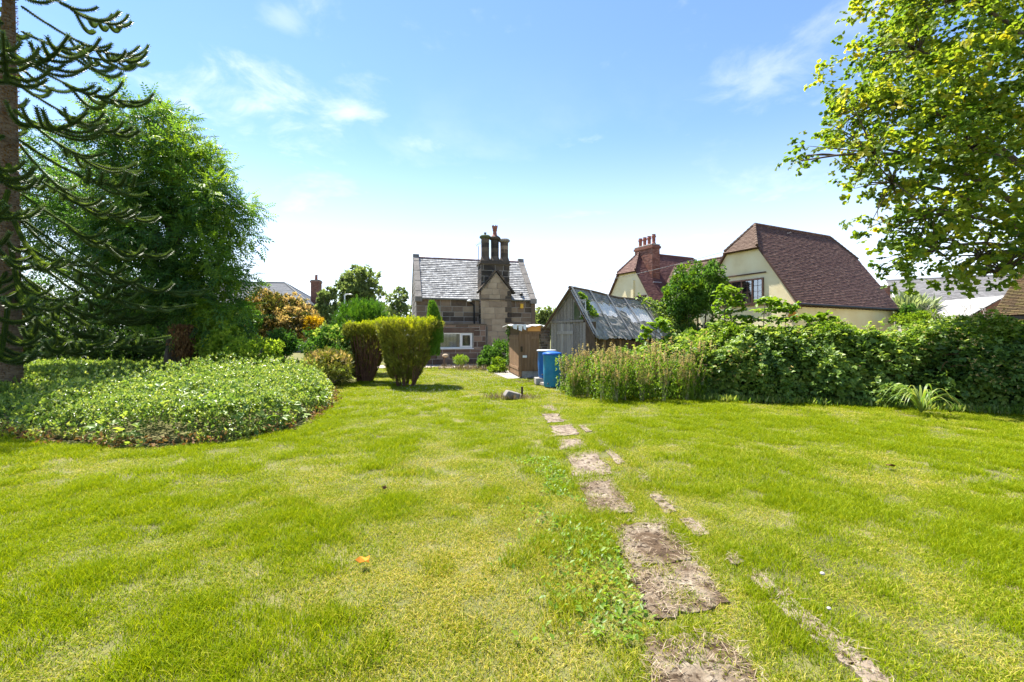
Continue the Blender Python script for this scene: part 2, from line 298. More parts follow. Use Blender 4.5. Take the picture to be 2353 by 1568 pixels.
M['l_mid'] = leafmat('mid_green_leaf', [(0.0325, 0.0975, 0.0182), (0.0715, 0.169, 0.026), (0.13, 0.247, 0.039)], .35, .45, .35)
M['l_far'] = leafmat('far_tree_leaf', [(.10, .15, .06), (.16, .22, .085), (.24, .30, .12)], .42, .5, .2)  # leaves lightened, distance haze painted into their colour
M['l_pale'] = leafmat('pale_grey_green_leaf', [(.17, .23, .12), (.27, .33, .19), (.36, .42, .26)], .35, .5, .3)
M['l_dock'] = leafmat('dock_seed', [(.22, .26, .08), (.38, .36, .15), (.50, .40, .22), (.58, .48, .30)], .35, .7, .2)
M['l_blade'] = leafmat('sedge_blade', [(.08, .16, .02), (.16, .25, .04), (.30, .33, .10)], .4, .4, .4)
M['flower'] = leafmat('white_flower', [(.62, .62, .55), (.8, .8, .74)], .3, .6, .2, tcol=.7)
M['straw'] = leafmat('dead_straw', [(.20, .14, .085), (.33, .25, .165), (.48, .39, .28)], .2, .7, .2, tcol=.8)
M['grey_sheet'] = surf('grey_fibre_sheet', [(.20, .195, .19), (.30, .295, .29), (.38, .37, .36)], 4, .9, .2)
M['pale_stem'] = surf('pale_green_stem', [(.22, .24, .10), (.36, .33, .17)], 6, .8, .1)
M['l_limesun'] = leafmat('sun_painted_lime_leaf', [(.13, .23, .02), (.25, .37, .035), (.42, .50, .06)], .42, .45, .3)  # lime leaf lightened, missing sunlight painted into the colour
M['leaf_orange'] = leafmat('fallen_orange_leaf', [(.80, .30, .03), (.85, .36, .04)], .2, .6, .2, tcol=.8)
def grassmat():
    m, t, o = newmat('lawn_grass'); L = t.links.new
    a = t.nodes.new('ShaderNodeAttribute'); a.attribute_name = 'tint'
    b = t.nodes.new('ShaderNodeAttribute'); b.attribute_type = 'INSTANCER'; b.attribute_name = 'dry'
    g = ramp(t, [(.135, .21, .003), (.245, .32, .005), (.36, .40, .009)], a.outputs['Fac'])
    y = ramp(t, [(.22, .26, .010), (.42, .38, .035), (.58, .47, .13)], a.outputs['Fac'])
    s = t.nodes.new('ShaderNodeMath'); s.operation = 'ADD'; L(a.outputs['Fac'], s.inputs[0]); s.inputs[1].default_value = -.5
    s2 = t.nodes.new('ShaderNodeMath'); s2.operation = 'MULTIPLY_ADD'; L(s.outputs[0], s2.inputs[0]); s2.inputs[1].default_value = .7; L(b.outputs['Fac'], s2.inputs[2]); s2.use_clamp = True
    mr = t.nodes.new('ShaderNodeMapRange'); L(s2.outputs[0], mr.inputs[0]); mr.inputs[1].default_value = .32; mr.inputs[2].default_value = 1.0
    c = t.nodes.new('ShaderNodeMixRGB'); L(mr.outputs[0], c.inputs[0]); L(g, c.inputs[1]); L(y, c.inputs[2])
    p = t.nodes.new('ShaderNodeBsdfPrincipled'); L(c.outputs[0], p.inputs['Base Color']); p.inputs['Roughness'].default_value = .5; p.inputs['Specular IOR Level'].default_value = .1
    tr = t.nodes.new('ShaderNodeBsdfTranslucent'); h = t.nodes.new('ShaderNodeMixRGB'); h.blend_type = 'MULTIPLY'; h.inputs[0].default_value = 1; L(c.outputs[0], h.inputs[1]); h.inputs[2].default_value = (1.35, 1.3, .7, 1); L(h.outputs[0], tr.inputs[0])
    mx = t.nodes.new('ShaderNodeMixShader'); mx.inputs[0].default_value = .4; L(p.outputs[0], mx.inputs[1]); L(tr.outputs[0], mx.inputs[2]); L(mx.outputs[0], o.inputs[0]); return m
M['grass'] = grassmat()
# ------------------------------------------------------------------ laid pieces: stones, bricks, slates, tiles, boards
def clip2(poly, clip):
    res = poly
    for i in range(len(clip)):
        a = clip[i]; b = clip[(i+1) % len(clip)]; inp = res; res = []
        if not inp: return []
        side = lambda p: (b[0]-a[0])*(p[1]-a[1])-(b[1]-a[1])*(p[0]-a[0])
        for k in range(len(inp)):
            p, q = inp[k], inp[(k+1) % len(inp)]; sp, sq = side(p), side(q)
            if sp >= 0: res.append(p)
            if (sp >= 0) != (sq >= 0):
                u = sp/(sp-sq); res.append((p[0]+(q[0]-p[0])*u, p[1]+(q[1]-p[1])*u))
    return res
def area2(p): return .5*abs(sum(p[i][0]*p[(i+1) % len(p)][1]-p[(i+1) % len(p)][0]*p[i][1] for i in range(len(p))))
def inset(p, g):
    cx = sum(a for a, _ in p)/len(p); cy = sum(b for _, b in p)/len(p); r = []
    xs = [a for a, _ in p]; ys = [b for _, b in p]; hw = max((max(xs)-min(xs))/2, 1e-4); hh = max((max(ys)-min(ys))/2, 1e-4)
    kx = max(0.1, 1-g/hw); ky = max(0.1, 1-g/hh)
    return [(cx+(a-cx)*kx, cy+(b-cy)*ky) for a, b in p]
def cut_rect(rects, h):
    outr = []
    for (a, b, c, d) in rects:
        h0, h1, h2, h3 = h
        if h1 <= a or h0 >= b or h3 <= c or h2 >= d: outr.append((a, b, c, d)); continue
        if c < h2: outr.append((a, b, c, h2))
        if d > h3: outr.append((a, b, h3, d))
        m0, m1 = max(c, h2), min(d, h3)
        if a < h0: outr.append((a, h0, m0, m1))
        if b > h1: outr.append((h1, b, m0, m1))
    return outr
_cache = {}
def solid(mb, poly, d0, d1, ch, tilt=0, ox=0, oy=0):
    n = len(poly); ym = max(y for _, y in poly); b = len(mb.v)
    top = inset(poly, ch) if ch else poly
    for ring, d in ((poly, d0), (poly, d1-ch), (top, d1)) if ch else ((poly, d0), (poly, d1)):
        for (x, y) in ring: mb.v.append((x-ox, y-oy, d+tilt*(ym-y)))
    k = 3 if ch else 2
    for r in range(k-1):
        for i in range(n):
            j = (i+1) % n; mb.f.append((b+r*n+i, b+r*n+j, b+(r+1)*n+j, b+(r+1)*n+i))
    mb.f.append(tuple(range(b+(k-1)*n, b+k*n)))
def lay(parent, name, mats, polys, O, U, V, d0, d1, gap=.004, ch=.006, tilt=0, limit=300, jit=.004, rng=None, order=None, stuff_name=None):
    """polys in (u, v); frame O,U,V with outward normal U x V.  The first `limit` become parts, the rest one joined part."""
    rng = rng or random.Random(len(polys)); O = Vector(O); U = Vector(U).normalized(); V = Vector(V).normalized(); Nn = U.cross(V).normalized()
    if not isinstance(mats, (list, tuple)): mats = [mats]
    items = []
    for p in polys:
        if len(p) < 3 or area2(p) < 2e-4: continue
        q = inset(p, gap/2) if gap else p
        cx = sum(a for a, _ in q)/len(q); cy = sum(b for _, b in q)/len(q); items.append((q, cx, cy))
    if order: items.sort(key=lambda it: order(it[1], it[2]))
    rest = MB(); tints = []
    for i, (q, cx, cy) in enumerate(items):
        j = rng.uniform(-jit, jit)
        if i < limit:
            key = (name, round(d0, 4), round(d1, 4), ch, tilt, tuple((round(x-cx, 3), round(y-cy, 3)) for x, y in q), id(mats))
            mi = rng.randrange(len(mats)); key += (mi,)
            me = _cache.get(key)
            if me is None:
                mb = MB(); solid(mb, q, d0, d1, ch, tilt, cx, cy); me = bpy.data.meshes.new(name); me.from_pydata(mb.v, [], mb.f); me.materials.append(mats[mi]); _cache[key] = me
            o = bpy.data.objects.new(name, me); link(o, parent)
            p = O+U*cx+V*cy+Nn*j
            o.matrix_basis = Matrix(((U.x, V.x, Nn.x, p.x), (U.y, V.y, Nn.y, p.y), (U.z, V.z, Nn.z, p.z), (0, 0, 0, 1)))
        else:
            n0 = len(rest.v); solid(rest, q, d0+j, d1+j, ch, tilt); tints += [rng.random()]*(len(rest.v)-n0)
    if rest.v:
        rest.v = [tuple(O+U*x+V*y+Nn*z) for x, y, z in rest.v]
        o = rest.build(stuff_name or name, mats[0], parent); o['kind'] = 'stuff'
        a = o.data.attributes.new('tint', 'FLOAT', 'POINT'); a.data.foreach_set('value', tints)
def courses(u0, u1, v0, v1, h, l, rng, jl=.35, bond=True, hj=.0):
    rects = []; v = v0; r = 0
    while v < v1-1e-3:
        hh = h*(1+rng.uniform(-hj, hj)); top = min(v+hh, v1)
        if v1-top < h*.4: top = v1
        u = u0-(l*.5*(r % 2) if bond else 0)
        while u < u1:
            ll = l*(1+rng.uniform(-jl, jl)); a, b = max(u, u0), min(u+ll, u1)
            if b-a > .02: rects.append((a, b, v, top))
            u += ll
        v = top; r += 1
    return rects
def rp(r): a, b, c, d = r; return [(a, c), (b, c), (b, d), (a, d)]
def masonry(parent, name, mats, O, U, W, z0, z1, h, l, d1=.014, clip=None, holes=(), gap=.03, seed=1, jl=.35, hj=.15, limit=300, V=(0, 0, 1), ch=.008):
    rng = random.Random(seed); rects = courses(0, W, z0, z1, h, l, rng, jl, True, hj)
    for hh in holes: rects = cut_rect(rects, hh)
    polys = [rp(r) for r in rects]
    if clip: polys = [clip2(p, clip) for p in polys]
    lay(parent, name, mats, polys, O, U, V, -.05, d1, gap, ch, 0, limit, .006, rng)
def tiling(parent, name, mats, O, U, V, poly, gauge, width, th=.018, tilt=.2, seed=1, limit=300, gap=.006, jl=.05):
    rng = random.Random(seed); us = [p[0] for p in poly]; vv = [p[1] for p in poly]
    rects = courses(min(us), max(us), min(vv), max(vv), gauge, width, rng, jl)
    polys = [clip2(rp(r), poly) for r in rects]
    lay(parent, name, mats, polys, O, U, V, .0, th, gap, 0, tilt, limit, .004, rng)
def slab_poly(parent, name, mat, pts, th):           # a thin solid under a roof covering
    a, b, c = (Vector(p) for p in pts[:3]); n = (b-a).cross(c-a).normalized(); mb = MB(); mb.prism([Vector(p)-n*(th+.004) for p in pts], n*th); return mb.build(name, mat, parent)
def sub(name, parent):
    o = bpy.data.objects.new(name, None); o.empty_display_size = .1; return link(o, parent)
# ------------------------------------------------------------------ ground, paths
g = MB(); S = 2000; g.poly([(-S, -S, -.02), (S, -S, -.02), (S, S, -.02), (-S, S, -.02)]); tag(g.build('ground', M['soil']), kind='structure')
LOC_slabs = [[(1244, 931), (1268, 928), (1278, 946), (1250, 948)], [(1248, 951), (1281, 950), (1296, 969), (1260, 971)], [(1264, 978), (1312, 975), (1330, 997), (1276, 1002)], [(1282, 1010), (1334, 1007), (1352, 1028), (1290, 1032)],
    [(1298, 1041), (1366, 1037), (1412, 1089), (1322, 1096)], [(1324, 1107), (1402, 1102), (1455, 1173), (1364, 1182)], [(1399, 1207), (1527, 1199), (1596, 1283), (1445, 1300)], [(1448, 1303), (1600, 1286), (1678, 1378), (1500, 1422)], [(1478, 1467), (1645, 1448), (1790, 1600), (1522, 1610)]]
LOC_edge = [[(1328, 976), (1340, 976), (1362, 990), (1348, 992)], [(1366, 1006), (1376, 1005), (1436, 1060), (1420, 1066)], [(1464, 1090), (1482, 1088), (1496, 1104), (1474, 1106)], [(1492, 1134), (1514, 1132), (1556, 1172), (1530, 1178)],
    [(1560, 1190), (1590, 1187), (1630, 1224), (1602, 1231)], [(1668, 1276), (1692, 1274), (1712, 1292), (1684, 1296)], [(1712, 1318), (1752, 1316), (1812, 1364), (1770, 1376)], [(1776, 1380), (1818, 1368), (1902, 1440), (1856, 1452)], [(1862, 1456), (1906, 1444), (1990, 1510), (1945, 1525)], [(1952, 1528), (1996, 1514), (2075, 1600), (2025, 1612)]]
path = bpy.data.objects.new('garden_path', None); col.objects.link(path); tag(path, 'sunken stepping path of mossy slabs and edging stones across the lawn', 'path', kind='structure')
def ragged(pts, rng, k=6, j=.018):
    r = []
    for i in range(len(pts)):
        a, b = pts[i], pts[(i+1) % len(pts)]
        for q in range(k):
            p = a.lerp(b, q/k); r.append(Vector((p.x+rng.uniform(-j, j), p.y+rng.uniform(-j, j), 0)))
    return r
rng = random.Random(3); slab_polys = []
for i, s in enumerate(LOC_slabs+LOC_edge):
    pts = [gp(*p) for p in s]; pts = ragged(pts, rng, 8, .03 if i < len(LOC_slabs) else .01)
    slab_polys.append([(p.x, p.y) for p in pts]); pts = list(reversed(pts)); z = -.006+rng.uniform(-.004, .006)
    mb = MB(); mb.prism([Vector((p.x, p.y, -.05)) for p in pts][::-1], (0, 0, .05+z)); mb.build('paving_slab' if i < len(LOC_slabs) else 'edging_stone', M['slab' if 4 < i < len(LOC_slabs) else 'edging'], path)
cp = MB(); P = [gp(*p) for p in ((1108, 847), (1150, 846), (1205, 868), (1168, 872))]; cp.prism([Vector((p.x, p.y, -.03)) for p in reversed(P)], (0, 0, .042)); tag(cp.build('side_path', M['concrete']), kind='structure')
gv = MB(); gv.prism([(-6.6, 20.9, -.03), (-.4, 21.2, -.03), (-.2, 24.2, -.03), (-6.6, 23.2, -.03)], (0, 0, .04)); tag(gv.build('gravel_strip', M['gravel']), kind='structure')
# ------------------------------------------------------------------ stone cottage
c = thing('stone_cottage', 'sooty sandstone cottage with slate roof and three round chimney flues', 'cottage', (-5, 23.7, 0), R(15))
W, Dp, EZ, RZ = 6.48, 4.9, 3.5, 5.93
E0, E1, B0, B1 = 0.0, 3.55, 3.33, 4.98
wl = sub('wall', c)
mb = MB(); mb.prism([(0, 0, 0), (0, Dp, 0), (0, Dp, EZ), (0, Dp/2, RZ), (0, 0, EZ)], (W, 0, 0)); mb.build('wall_core', M['mortar'], wl)
mb = MB(); mb.box(E0, .52, -.7, .1, 0, 2.06); mb.box(2.88, E1, -.7, .1, 0, 2.06); mb.box(.52, 2.88, -.7, .1, 0, .80); mb.box(.52, 2.88, -.698, .1, 1.68, 2.06); mb.box(.52, 2.88, -.5, .1, .8, 1.68); mb.build('bay_core', M['mortar'], wl)
mb = MB(); mb.prism([(B0, -.5, 0), (B1, -.5, 0), (B1, -.5, 3.9), ((B0+B1)/2, -.5, 4.9), (B0, -.5, 3.9)], (0, 1.6, 0)); mb.build('chimney_breast_core', M['mortar'], wl)
masonry(wl, 'stone_block', M['stone_mixed'], (0, 0, 0), (1, 0, 0), W, 2.0, EZ-.05, .29, .62, holes=[(B0, B1, 0, 9)], seed=4)
masonry(wl, 'stone_block', M['stone_mixed'], (B1, 0, 0), (1, 0, 0), W-B1, 0, 2.0, .3, .6, seed=5)
masonry(wl, 'stone_block', M['stone_brown'], (E0, -.7, 0), (1, 0, 0), E1-E0, 0, 2.06, .295, .66, holes=[(.5, 2.9, .80, 1.93), (0, .01, 0, .01)], seed=6, jl=.25, hj=.05)
mb = MB(); mb.box(.45, 2.95, -.735, -.6, 1.66, 1.915); mb.build('lintel', M['stone_brown'], wl, bevel=.01)
masonry(wl, 'stone_block', M['stone_brown'], (E1, -.7, 0), (0, 1, 0), .2, 0, 2.06, .295, .3, seed=7)
mb = MB(); mb.box(E0-.04, E1+.04, -.75, .0, 2.064, 2.13); mb.build('bay_coping', M['stone_soot'], wl, bevel=.01)
masonry(wl, 'stone_block', M['stone_tan'], (B0, -.5, 0), (1, 0, 0), B1-B0, 0, 4.9, .31, .6, clip=[(0, 0), (B1-B0, 0), (B1-B0, 3.86), ((B1-B0)/2, 4.86), (0, 3.86)], seed=8, d1=.022, gap=.012)
masonry(wl, 'stone_block', M['stone_soot'], (B1, -.5, 0), (0, 1, 0), .5, 0, 3.9, .3, .35, seed=9)
masonry(wl, 'stone_block', M['stone_soot'], (B0, 0, 2.1), (0, -1, 0), .5, 0, 1.8, .3, .35, seed=10)
for k in range(6):                                    # dark quoins on the breast
    mb = MB(); z = 2.2+k*.29; mb.box(B1-(.2 if k % 2 else .32), B1+.034, -.545, -.2, z, z+.27); mb.build('quoin', M['stone_soot'], wl, bevel=.012)
masonry(wl, 'stone_block', M['coping'], (0, Dp, 0), (0, -1, 0), Dp, 0, RZ, .3, .6, clip=[(0, 0), (Dp, 0), (Dp, EZ), (Dp/2, RZ), (0, EZ)], holes=[(2.2, 2.75, 2.3, 3.9)], seed=11)
masonry(wl, 'stone_block', M['stone_mixed'], (W, 0, 0), (0, 1, 0), Dp, 0, RZ, .3, .6, clip=[(0, 0), (Dp, 0), (Dp, EZ), (Dp/2, RZ), (0, EZ)], seed=12)
mb = MB(); mb.box(-.02, .05, 2.2, 2.65, 2.35, 3.85); mb.build('side_window', M['interior'], c)
mb = MB(); mb.box(W-.2, W+.04, -.04, .3, 0, EZ+.12); o = mb.build('corner_pier', M['stone_mixed'], wl, bevel=.015)
rf = sub('roof', c); sl = math.hypot(Dp/2, RZ-EZ); vy, vz = (Dp/2)/sl, (RZ-EZ)/sl
slab_poly(rf, 'roof_deck', M['wood_dark'], [(.2, -.08, EZ-.02), (W-.2, -.08, EZ-.02), (W-.2, Dp/2, RZ+.06), (.2, Dp/2, RZ+.06)], .05)
slab_poly(rf, 'roof_deck', M['wood_dark'], [(W-.2, Dp+.08, EZ-.02), (.2, Dp+.08, EZ-.02), (.2, Dp/2, RZ+.06), (W-.2, Dp/2, RZ+.06)], .05)
tiling(rf, 'slate', M['slate'], (.24, -.1, EZ-.02), (1, 0, 0), (0, vy, vz), [(0, 0), (W-.48, 0), (W-.48, sl+.1), (0, sl+.1)], .165, .25, .016, .16, 3)
tiling(rf, 'slate', M['slate'], (W-.24, Dp+.1, EZ-.02), (-1, 0, 0), (0, -vy, vz), [(0, 0), (W-.48, 0), (W-.48, sl+.1), (0, sl+.1)], .165, .25, .016, .16, 4, limit=0)
for k in range(14):
    u = .24+k*(W-.48)/14; mb = MB(); mb.tube([(u, Dp/2, RZ+.05), (u+(W-.48)/14-.01, Dp/2, RZ+.05+random.Random(k).uniform(-.008, .008))], [.085, .08], 8); mb.build('ridge_tile', M['ridge'], rf)
for ux, tw in ((-.05, .31), (W-.26, .31)):           # gable copings of separate stones
    for side in (0, 1):
        n = 8
        for k in range(n):
            a, b = k/n*(sl+.12), (k+1)/n*(sl+.12)-.012; yy = (lambda s: -.08+vy*s) if side == 0 else (lambda s: Dp+.08-vy*s)
            off = .10+.012*(k % 2); mb = MB(); mb.prism([(ux, yy(a), EZ+vz*a-.06), (ux, yy(b), EZ+vz*b-.06), (ux, yy(b)+(-vz*off if side == 0 else vz*off), EZ+vz*b+vy*off), (ux, yy(a)+(-vz*off if side == 0 else vz*off), EZ+vz*a+vy*off)], (tw, 0, 0)); mb.build('coping_stone', M['coping'], rf)
    mb = MB(); mb.prism([(ux-.02, Dp/2-.17, RZ-.05), (ux-.02, Dp/2+.17, RZ-.05), (ux-.02, Dp/2+.1, RZ+.27), (ux-.02, Dp/2-.1, RZ+.27)], (tw+.04, 0, 0)); mb.build('apex_stone', M['coping'], rf, bevel=.02)
    mb = MB(); mb.box(ux-.03, ux+tw+.03, -.22, .12, EZ-.22, EZ+.06); mb.build('kneeler_stone', M['coping'], rf, bevel=.02)
mb = MB(); mb.tube([(.25, -.15, EZ-.04), (B0-.02, -.15, EZ-.06)], .055, 8); mb.build('gutter', M['gutter'], c)
mb = MB(); mb.tube([(B1+.02, -.15, EZ-.05), (W-.3, -.15, EZ-.04)], .055, 8); mb.build('gutter', M['gutter'], c)
mb = MB(); mb.box(B0-.03, B1+.06, -.56, -.49, EZ-.09, EZ-.02); mb.build('string_course', M['stone_soot'], wl)
mb = MB(); mb.tube([(B0-.62, -.15, EZ-.06), (B0-.55, -.15, EZ-.2), (B0-.3, -.1, EZ-.35), (B0-.28, -.1, 2.15)], .045, 8); mb.build('downpipe', M['black_metal'], c)
mb = MB(); mb.tube([(E1+.09, -.6, 2.0), (E1+.09, -.6, .02)], .03, 8); mb.build('waste_pipe', M['gutter'], c)
ck = sub('chimney', c); cx = (B0+B1)/2
mb = MB(); mb.box(B0+.04, B1-.04, -.34, .6, 3.3, 5.34); mb.build('stack_core', M['mortar'], ck)
masonry(ck, 'stack_stone', M['stone_soot'], (B0+.04, -.34, 3.6), (1, 0, 0), B1-B0-.08, 0, 1.74, .29, .5, seed=21)
masonry(ck, 'stack_stone', M['stone_soot'], (B0+.04, .6, 3.6), (0, -1, 0), .94, 0, 1.74, .29, .5, seed=22)
masonry(ck, 'stack_stone', M['stone_soot'], (B1-.04, -.34, 3.6), (0, 1, 0), .94, 0, 1.74, .29, .5, seed=23)
mb = MB(); mb.prism([(B0-.04, -.42, 5.34), (B1+.04, -.42, 5.34), (B1+.04, .68, 5.34), (B0-.04, .68, 5.34)], (0, 0, .08)); mb.prism([(B0+.02, -.36, 5.42), (B1-.02, -.36, 5.42), (B1-.02, .62, 5.42), (B0+.02, .62, 5.42)], (0, 0, .12)); mb.build('stack_cap', M['stone_soot'], ck, bevel=.02)
for sgn in (-1, 1):                                    # dark coping over the little gable
    for k in range(5):
        a, b = k/5, (k+1)/5-.012; e = Vector((cx+sgn*(B1-B0+.26)/2, 0, 3.76)); ap = Vector((cx, 0, 4.98)); p, q = e.lerp(ap, a), e.lerp(ap, b)
        if k == 0: p.z -= .02; p.x += sgn*.02
        nn = Vector((sgn*.77, 0, .64)); mb = MB(); mb.prism([(p.x, -.64, p.z), (q.x, -.64, q.z), (q.x+nn.x*.10, -.64, q.z+nn.z*.10), (p.x+nn.x*.10, -.64, p.z+nn.z*.10)], (0, .36, 0)); mb.build('gable_coping_stone', M['stone_soot'], ck)
for k, (u, zt, mt) in enumerate(((3.69, 6.86, 'moss_stone'), (4.23, 6.82, 'stone_soot'), (4.765, 6.72, 'coping'))):
    fl = sub('flue', ck); rg = random.Random(k); z = 5.54
    mb = MB(); mb.lathe((u, .12, z), [(.30, 0), (.30, .06), (.235, .26), (.225, .30)], 8); mb.build('flue_base', M['stone_soot'], fl)
    z0 = z+.30; n = 4
    for q in range(n):
        h = (zt-.06-z0)/n; mb = MB(); mb.lathe((u, .12, z0+q*h), [(.218, 0), (.225, .012), (.225, h-.02), (.215, h-.004)], 8); mb.build('flue_stone', M['stone_soot' if (k < 2 or q < 1) else 'stone_mixed'], fl)
    mb = MB(); mb.lathe((u, .12, zt-.07), [(.23, 0), (.315, .05), (.315, .13), (.26, .19)], 12); mb.build('flue_cap', M[mt], fl)
    if k == 1:
        mb = MB(); mb.lathe((u, .12, zt+.10), [(.22, 0), (.12, .13), (.10, .30), (.13, .36), (.12, .40), (.15, .52), (.155, .58), (.13, .56), (.10, .30)], 12)
        for q in range(8):
            a = q*math.pi/4; mb.lathe((u+.14*math.cos(a), .12+.14*math.sin(a), zt+.66), [(.03, 0), (.02, .09)], 5)
        mb.build('chimney_pot', M['terracotta'], fl)
    if k == 0:
        mb = MB(); mb.lathe((u, .12, zt+.1), [(.05, 0), (.05, .12), (.08, .13), (.08, .18), (.03, .2)], 8); mb.build('metal_cowl', M['gutter'], fl)
wn = sub('window', c); wz0, wz1, wu0, wu1 = .86, 1.65, .55, 2.84
mb = MB()
for a, b, z0, z1 in ((wu0, wu1, wz0, wz0+.06), (wu0, wu1, wz1-.06, wz1), (wu0, wu0+.06, wz0+.06, wz1-.06), (wu1-.06, wu1, wz0+.06, wz1-.06), (2.18, 2.25, wz0+.06, wz1-.06)): mb.box(a, b, -.68, -.62, z0, z1)
mb.build('frame', M['white_paint'], wn)
mb = MB()
for a, b, z0, z1 in ((2.25, 2.78, wz0+.06, wz0+.12), (2.25, 2.78, wz1-.12, wz1-.06), (2.25, 2.31, wz0+.12, wz1-.12), (2.72, 2.78, wz0+.12, wz1-.12)): mb.box(a, b, -.71, -.64, z0, z1)
mb.build('casement', M['white_paint'], wn)
mb = MB(); mb.box(wu0-.06, wu1+.06, -.78, -.62, wz0-.055, wz0-.003); mb.build('sill', M['white_paint'], wn)
mb = MB(); mb.box(wu0+.06, 2.18, -.655, -.650, wz0+.06, wz1-.06); mb.build('pane', M['glass'], wn)
mb = MB(); mb.box(2.31, 2.72, -.685, -.680, wz0+.12, wz1-.12); mb.build('pane', M['glass'], wn)
for k in range(22):
    u = wu0+.10+k*.072+(.0 if u else 0); mb = MB(); mb.prism([(u, -.60, wz0+.07), (u+.058, -.585, wz0+.07), (u+.058, -.58, wz0+.07), (u, -.595, wz0+.07)], (0, 0, .66)); mb.build('blind_slat', M['blind'], wn)
for k in range(6):
    u = 2.33+k*.066; mb = MB(); mb.prism([(u, -.60, wz0+.13), (u+.03, -.57, wz0+.13), (u+.034, -.574, wz0+.13), (u+.004, -.604, wz0+.13)], (0, 0, .54)); mb.build('blind_slat', M['blind'], wn)
mb = MB(); mb.box(.52, 2.88, -.55, -.54, .8, 1.93); mb.build('room_behind', M['interior'], wn)
al = MB(); al.box(5.62, 5.80, -.13, -.03, 3.02, 3.28); al.build('alarm_box', M['yellow'], c, bevel=.02)
mb = MB(); mb.lathe((2.75, -.28, 3.3), [(.02, 0), (.10, .02), (.13, .06), (.11, .10), (.03, .13)], 12); o = mb.build('security_light', M['white_paint'], c)
mb = MB(); mb.tube([(2.75, -.03, 3.34), (2.75, -.25, 3.34)], .012, 5); mb.build('light_bracket', M['gutter'], c)
mb = MB(); mb.tube([(3.31, .0, 4.3), (3.29, .0, 6.35)], .018, 6); mb.tube([(3.18, .0, 6.38), (3.52, .02, 6.62)], .01, 5)
for k in range(5):
    p = Vector((3.18+.07*k, .004*k, 6.38+.05*k)); mb.tube([p+Vector((-.05, 0, .07)), p+Vector((.05, 0, -.07))], .006, 4)
mb.build('aerial', M['gutter'], c)
mb = MB(); mb.lathe((5.75, .12, EZ+.28), [(.09, 0), (.09, .08), (.04, .12)], 8); mb.build('roof_vent', M['black_metal'], rf)
# ------------------------------------------------------------------ cream house with half-hipped gables
ch_ = thing('cream_house', 'cream rendered house with steep plum tiled half hipped roofs', 'house', (12.65, 20, 0), R(26.92))
def half_hip(t0, s0, Lt, mat_a, mat_hip, gs, front_limit, seed):
    Ws, ez, rz = 5.69, 2.94, 7.15; hs = Ws/2; k = .6854; hb = ez+(rz-ez)*k; sh = hs*k; hp = 1.09; ln = math.hypot(hs, rz-ez); vs_, vz_ = hs/ln, (rz-ez)/ln
    w_ = sub('wall', ch_); mb = MB(); i = .22
    zi = ez+(rz-ez)*(i/hs)
    prof = [(s0+i, 0), (s0+Ws-i, 0), (s0+Ws-i, zi-.12), (s0+Ws-sh, hb-.12), (s0+sh, hb-.12), (s0+i, zi-.12)]
    mb.prism([(t0+.16, s, z) for s, z in prof], (Lt-.32, 0, 0)); mb.build('rendered_wall', M['cream'], w_)
    r_ = sub('roof', ch_)
    poly = [(0, 0), (Lt, 0), (Lt, ln*k), (Lt-hp, ln), (hp, ln), (0, ln*k)]
    A = lambda u, v: (t0+u, s0+vs_*v, ez+vz_*v); B = lambda u, v: (t0+Lt-u, s0+Ws-vs_*v, ez+vz_*v)
    slab_poly(r_, 'roof_deck', M['brown_frame'], [A(*p) for p in poly], .06); slab_poly(r_, 'roof_deck', M['brown_frame'], [B(*p) for p in poly], .06)
    tiling(r_, 'roof_tile', mat_a, A(0, 0), (1, 0, 0), (0, vs_, vz_), poly, gs, .19, .014, .14, seed, front_limit, gap=.004)
    tiling(r_, 'roof_tile', mat_a, B(0, 0), (-1, 0, 0), (0, -vs_, vz_), poly, gs, .19, .014, .14, seed+1, 0, gap=.004)
    hl = math.hypot(hp, rz-hb); wd = Ws-2*sh
    for e in (0, 1):
        hipt = [(0, 0), (wd, 0), (wd/2, hl)]
        if e == 0: O_, U_, V_ = Vector((t0-.06, s0+Ws-sh, hb-.06)), Vector((0, -1, 0)), Vector((hp, 0, rz-hb))
        else: O_, U_, V_ = Vector((t0+Lt+.06, s0+sh, hb-.06)), Vector((0, 1, 0)), Vector((-hp, 0, rz-hb))
        Vn = V_.normalized(); hipt = [(-.06, -.05), (wd+.06, -.05), (wd/2, hl+.06)]
        slab_poly(r_, 'roof_deck', M['brown_frame'], [O_+U_*a+Vn*b for a, b in hipt], .05)
        tiling(r_, 'roof_tile', mat_hip, O_, U_, V_, hipt, gs, .19, .014, .14, seed+5+e, 120 if e == 0 and front_limit else 0, gap=.004)
        apex = Vector((t0+hp, s0+hs, rz)) if e == 0 else Vector((t0+Lt-hp, s0+hs, rz))
        for sg in (0, 1):
            base = Vector((t0-.03 if e == 0 else t0+Lt+.03, s0+(sh if sg == 0 else Ws-sh), hb)); n = 9
            for q in range(n):
                p, p2 = base.lerp(apex, q/n), base.lerp(apex, (q+.96)/n); mb = MB(); mb.tube([p+Vector((0, 0, .03)), p2+Vector((0, 0, .02))], [.075, .065], 6); mb.build('hip_tile', mat_hip, r_)
    for q in range(22):
        x0 = t0+hp+q*(Lt-2*hp)/22; mb = MB(); mb.tube([(x0, s0+hs, rz+.02), (x0+(Lt-2*hp)/22-.01, s0+hs, rz+.02)], [.085, .08], 6); mb.build('ridge_tile', mat_a, r_)
    return w_, r_
w1, r1 = half_hip(0, 0, 8.83, M['tile'], M['tile_brown'], .105, 180, 31)
w2, r2 = half_hip(.3, 8.73, 7.4, M['tile_red'], M['tile'], .105, 0, 41)
